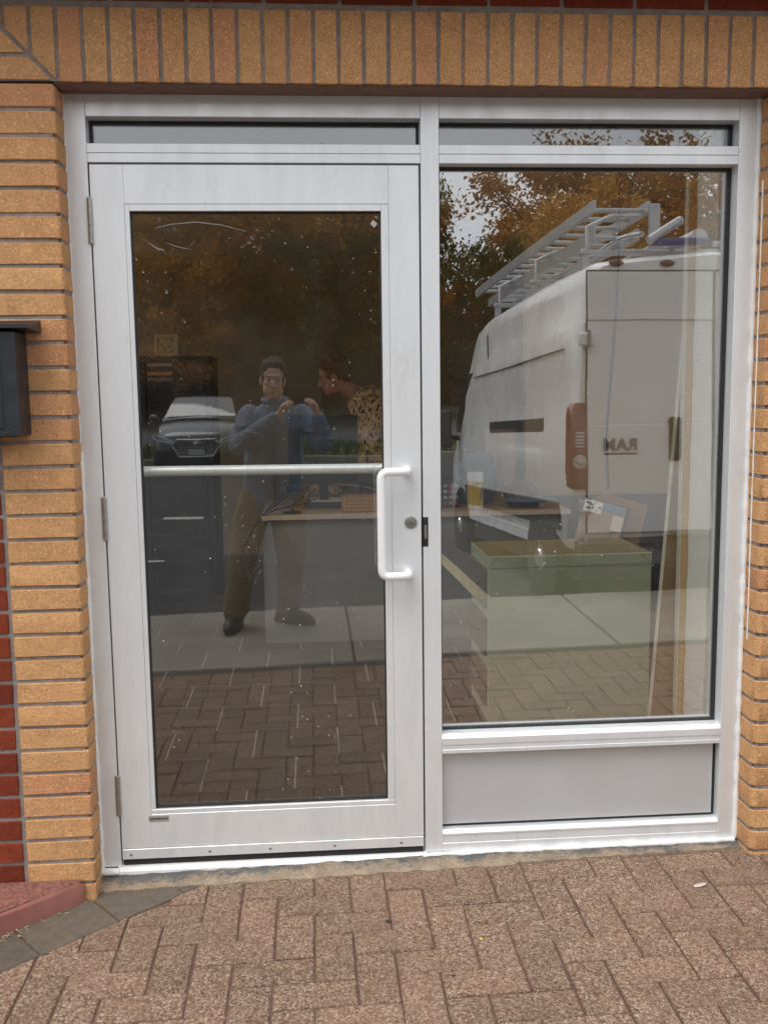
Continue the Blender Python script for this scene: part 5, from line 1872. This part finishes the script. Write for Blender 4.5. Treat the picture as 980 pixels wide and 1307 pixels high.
# the phone, its lens just behind the viewpoint
ph = thing('phone', 'black phone held sideways by the person mirrored in the door', 'phone', (.54, -2.868, 1.425))
MB().box(.470, .618, -2.8715, -2.8635, 1.4185, 1.4915, .0025).build('phone_body', M_BLACK, ph)
MB().box(.476, .612, -2.8725, -2.8717, 1.4225, 1.4875).build('screen', plain('phone_screen', (.03, .035, .04), None, .1), ph)
for (x, z) in ((.606, 1.475), (.606, 1.452), (.588, 1.464)):
    MB().lathe([(.0075, 0), (.0075, .0022), (.0055, .0024)], 16, Matrix.Translation((x, -2.8635, z)) @ Matrix.Rotation(R(-90), 4, 'X')).build('camera_lens', M_DARK, ph, 30)

# --- the man behind the desk
man = thing('person', 'man in a camouflage hooded jacket leaning over the desk inside the office', 'person', (1.22, 3.62, FZ))
Hm = V3((.748, 3.52, 1.545))
Rm_ = (Matrix.Rotation(R(82), 3, 'Z') @ Matrix.Rotation(R(-20), 3, 'X'))
sh = [V3((.985, 3.36, 1.345)), V3((.985, 3.70, 1.345))]
el = [V3((.905, 3.26, 1.05)), V3((.90, 3.80, 1.06))]
wr = [V3((.720, 3.20, .835)), V3((.66, 3.70, .84))]
hipj = [V3((1.20, 3.53, .92)), V3((1.20, 3.71, .92))]
kn = [V3((1.19, 3.52, .50)), V3((1.23, 3.73, .50))]
an = [V3((1.22, 3.51, FZ + .085)), V3((1.27, 3.74, FZ + .085))]
toe = [V3((1.06, 3.50, FZ + .04)), V3((1.11, 3.74, FZ + .04))]
mb = MB()
head_shapes(mb, Hm, Rm_, 1.05)
mb.cap_tube([V3((.93, 3.53, 1.40)), V3((.80, 3.522, 1.49))], [.062, .056], 14)
mb.cap_tube([V3((1.20, 3.62, .92)), V3((1.16, 3.60, 1.08)), V3((1.08, 3.56, 1.24)), V3((.98, 3.53, 1.36))], [.15, .15, .155, .12], 16)
for i in (0, 1):
    mb.cap_tube([V3((.98, 3.53, 1.355)), sh[i], sh[i].lerp(el[i], .5), el[i], el[i].lerp(wr[i], .4), wr[i]], [.07, .06, .052, .043, .041, .027], 12)
    mb.cap_tube([hipj[i], hipj[i].lerp(kn[i], .5), kn[i], kn[i].lerp(an[i], .35), an[i]], [.095, .080, .057, .056, .038], 12)
    mb.cap_tube([an[i] - V3((0, 0, .03)), toe[i]], [.036, .028], 10)
hand(mb, wr[0], V3((-.75, -.05, -.35)), V3((-.2, .1, -1)), V3((0, 1, 0)), .35)
hand(mb, wr[1], V3((-.75, -.10, -.35)), V3((-.2, 0, -1)), V3((0, -1, 0)), .35)
mbody = link('body', fuse(mb, 'body', .0055, 4), M_SKIN_B, man)
head_parts(mbody, Hm, Rm_, M_HAIR_B, 1.05)
link('hair', hair_mesh(Hm, Rm_, 2, 1.05), M_HAIR_B, man)
mb = MB()
mb.cap_tube([V3((1.215, 3.62, .84)), V3((1.19, 3.61, .98)), V3((1.14, 3.59, 1.12)), V3((1.06, 3.555, 1.26)), V3((.975, 3.53, 1.355))], [.185, .19, .19, .19, .145], 18)
for i in (0, 1):
    mb.cap_tube([V3((1.0, 3.53, 1.35)), sh[i], sh[i].lerp(el[i], .5), el[i], el[i].lerp(wr[i], .5), wr[i].lerp(el[i], .08)], [.10, .092, .078, .068, .062, .048], 14)
# hood lying on the shoulders
for k in range(9):
    a = R(-75 + 150 * k / 8)
    mb.ell(V3((.915 + .085 * math.cos(a), 3.53 + .105 * math.sin(a), 1.425 + .022 * math.cos(a))), (.040, .040, .030), 10, 7)
mb.ell(V3((1.03, 3.53, 1.395)), (.085, .10, .055), 14, 9)
cj = link('hooded_jacket', fuse(mb, 'hooded_jacket', .008, 3), M_CAMO, man)
MB().tube([V3((1.215, 3.62, .80)) + V3((.188 * math.cos(a), .186 * math.sin(a), 0)) for a in [2 * math.pi * k / 26 for k in range(27)]], .014, 8).build('hem', M_CAMO, cj, 60)
mb = MB()
torso(mb, [((1.205, 3.62, .78), .130, .165, 0), ((1.20, 3.62, .95), .125, .16, 0)])
for i in (0, 1):
    mb.cap_tube([hipj[i], hipj[i].lerp(kn[i], .45), kn[i], kn[i].lerp(an[i], .5), an[i] + V3((0, 0, .01))], [.108, .098, .080, .072, .066], 14)
link('trousers', fuse(mb, 'trousers', .009, 3), M_JEANS, man)
for i in (0, 1):
    d = (toe[i] - an[i]); d.z = 0; d.normalize()
    b0 = V3((an[i].x, an[i].y, FZ)) - d * .06
    mb = MB()
    mb.cap_tube([b0 + V3((0, 0, .046)), b0 + d * .10 + V3((0, 0, .050)), b0 + d * .20 + V3((0, 0, .040)), b0 + d * .25 + V3((0, 0, .034))], [.040, .046, .044, .030], 12)
    mb.cap_tube([b0 + d * .02 + V3((0, 0, .07)), b0 + d * .03 + V3((0, 0, .12))], [.045, .045], 12)
    link('shoe', fuse(mb, 'shoe', .006, 3), M_SHOE, man)

# ------------------------------------------------------------------ small litter on the pavers
def on_ground(x, y):
    return TILT * x + .0005


lit = MB()
rl = random.Random(19)
for i in range(60):
    t = rl.random()
    p = Vector((-.30, -.33)).lerp(Vector((-.075, -.075)), t)
    x, y = p.x + rl.gauss(0, .014), p.y + rl.gauss(0, .014)
    y = min(y, -.06)
    a = rl.uniform(0, 6.28); L = rl.uniform(.003, .012); w = rl.uniform(.001, .003)
    dx, dy = math.cos(a), math.sin(a)
    z = on_ground(x, y) + .001
    lit.add([(x - dx * L, y - dy * L, z), (x + dy * w, y - dx * w, z + .002), (x + dx * L, y + dy * L, z + .001), (x - dy * w, y + dx * w, z + .002)], [(0, 1, 2, 3)])
lo_ = lit.build('straw_litter', plain('straw', (.45, .36, .20), (.3, .22, .11), .8))
lo_['kind'] = 'stuff'
grit = MB()
for i in range(170):
    x = rl.uniform(-.1, 1.95)
    y = -.062 - abs(rl.gauss(0, .03)) if rl.random() < .6 else rl.uniform(-.85, -.07)
    if BN.x * x + BN.y * y < BN.x * B0.x + BN.y * B0.y:
        continue
    s_ = rl.uniform(.0012, .0032)
    c = Vector((x, y, on_ground(x, y) + s_ * .5))
    q = [c + Vector((rl.uniform(-1, 1), rl.uniform(-1, 1), rl.uniform(-.5, .6))) * s_ for _ in range(4)]
    grit.add(q, [(0, 1, 2), (0, 3, 1), (1, 3, 2), (0, 2, 3)])
go_ = grit.build('grit', plain('pale_grit', (.45, .39, .31), (.25, .2, .15), .9, scale=90))
go_['kind'] = 'stuff'
pet = MB()
rings = []
cx, cy, cz = 1.690, -.262, on_ground(1.69, 0) + .001
for i in range(9):
    t = i / 8
    w = .0095 * math.sin(math.pi * min(1, .12 + t * .80)) ** .8
    x = cx - .020 + .040 * t
    rings.append([(x, cy - w + .006 * t, cz + .004 * t), (x, cy + .006 * t, cz + .0025), (x, cy + w + .006 * t, cz + .005 * t)])
pet.loft(rings, False, False)
po = pet.build('petal', plain('pale_pink_petal', (.62, .50, .46), (.5, .38, .34), .6), None, 60)
md = po.modifiers.new('thick', 'SOLIDIFY'); md.thickness = .0008
tag(po, 'single pale petal lying on the brown pavers by the window', 'petal')
for (x, y, r, c, lab_) in ((.925, -.602, .007, (.02, .018, .017), 'flat black gum spot lying on the pavers nearer the bottom edge'), (.783, -.33, .008, (.03, .027, .026), 'smaller dark gum spot on the pavers close to the door')):
    ring = [(x + r * math.cos(k) * (1 + .25 * math.sin(3 * k)), y + r * .7 * math.sin(k), 0) for k in [2 * math.pi * q / 14 for q in range(14)]]
    z = on_ground(x, y)
    o = MB().loft([[(a, b, z - .001) for a, b, _ in ring], [(x + (a - x) * .8, y + (b - y) * .8, z + .0015) for a, b, _ in ring]]).build('gum_spot', plain('gum', c, c, .8))
    tag(o, lab_, 'gum')
o = MB().ell((1.02, -.45, on_ground(1.02, 0) + .0015), (.006, .005, .002), 10, 6).build('yellow_leaf', plain('yellow_bit', (.65, .52, .05), (.5, .4, .04)), None, 60)
tag(o, 'tiny bright yellow leaf scrap on the pavers', 'leaf')
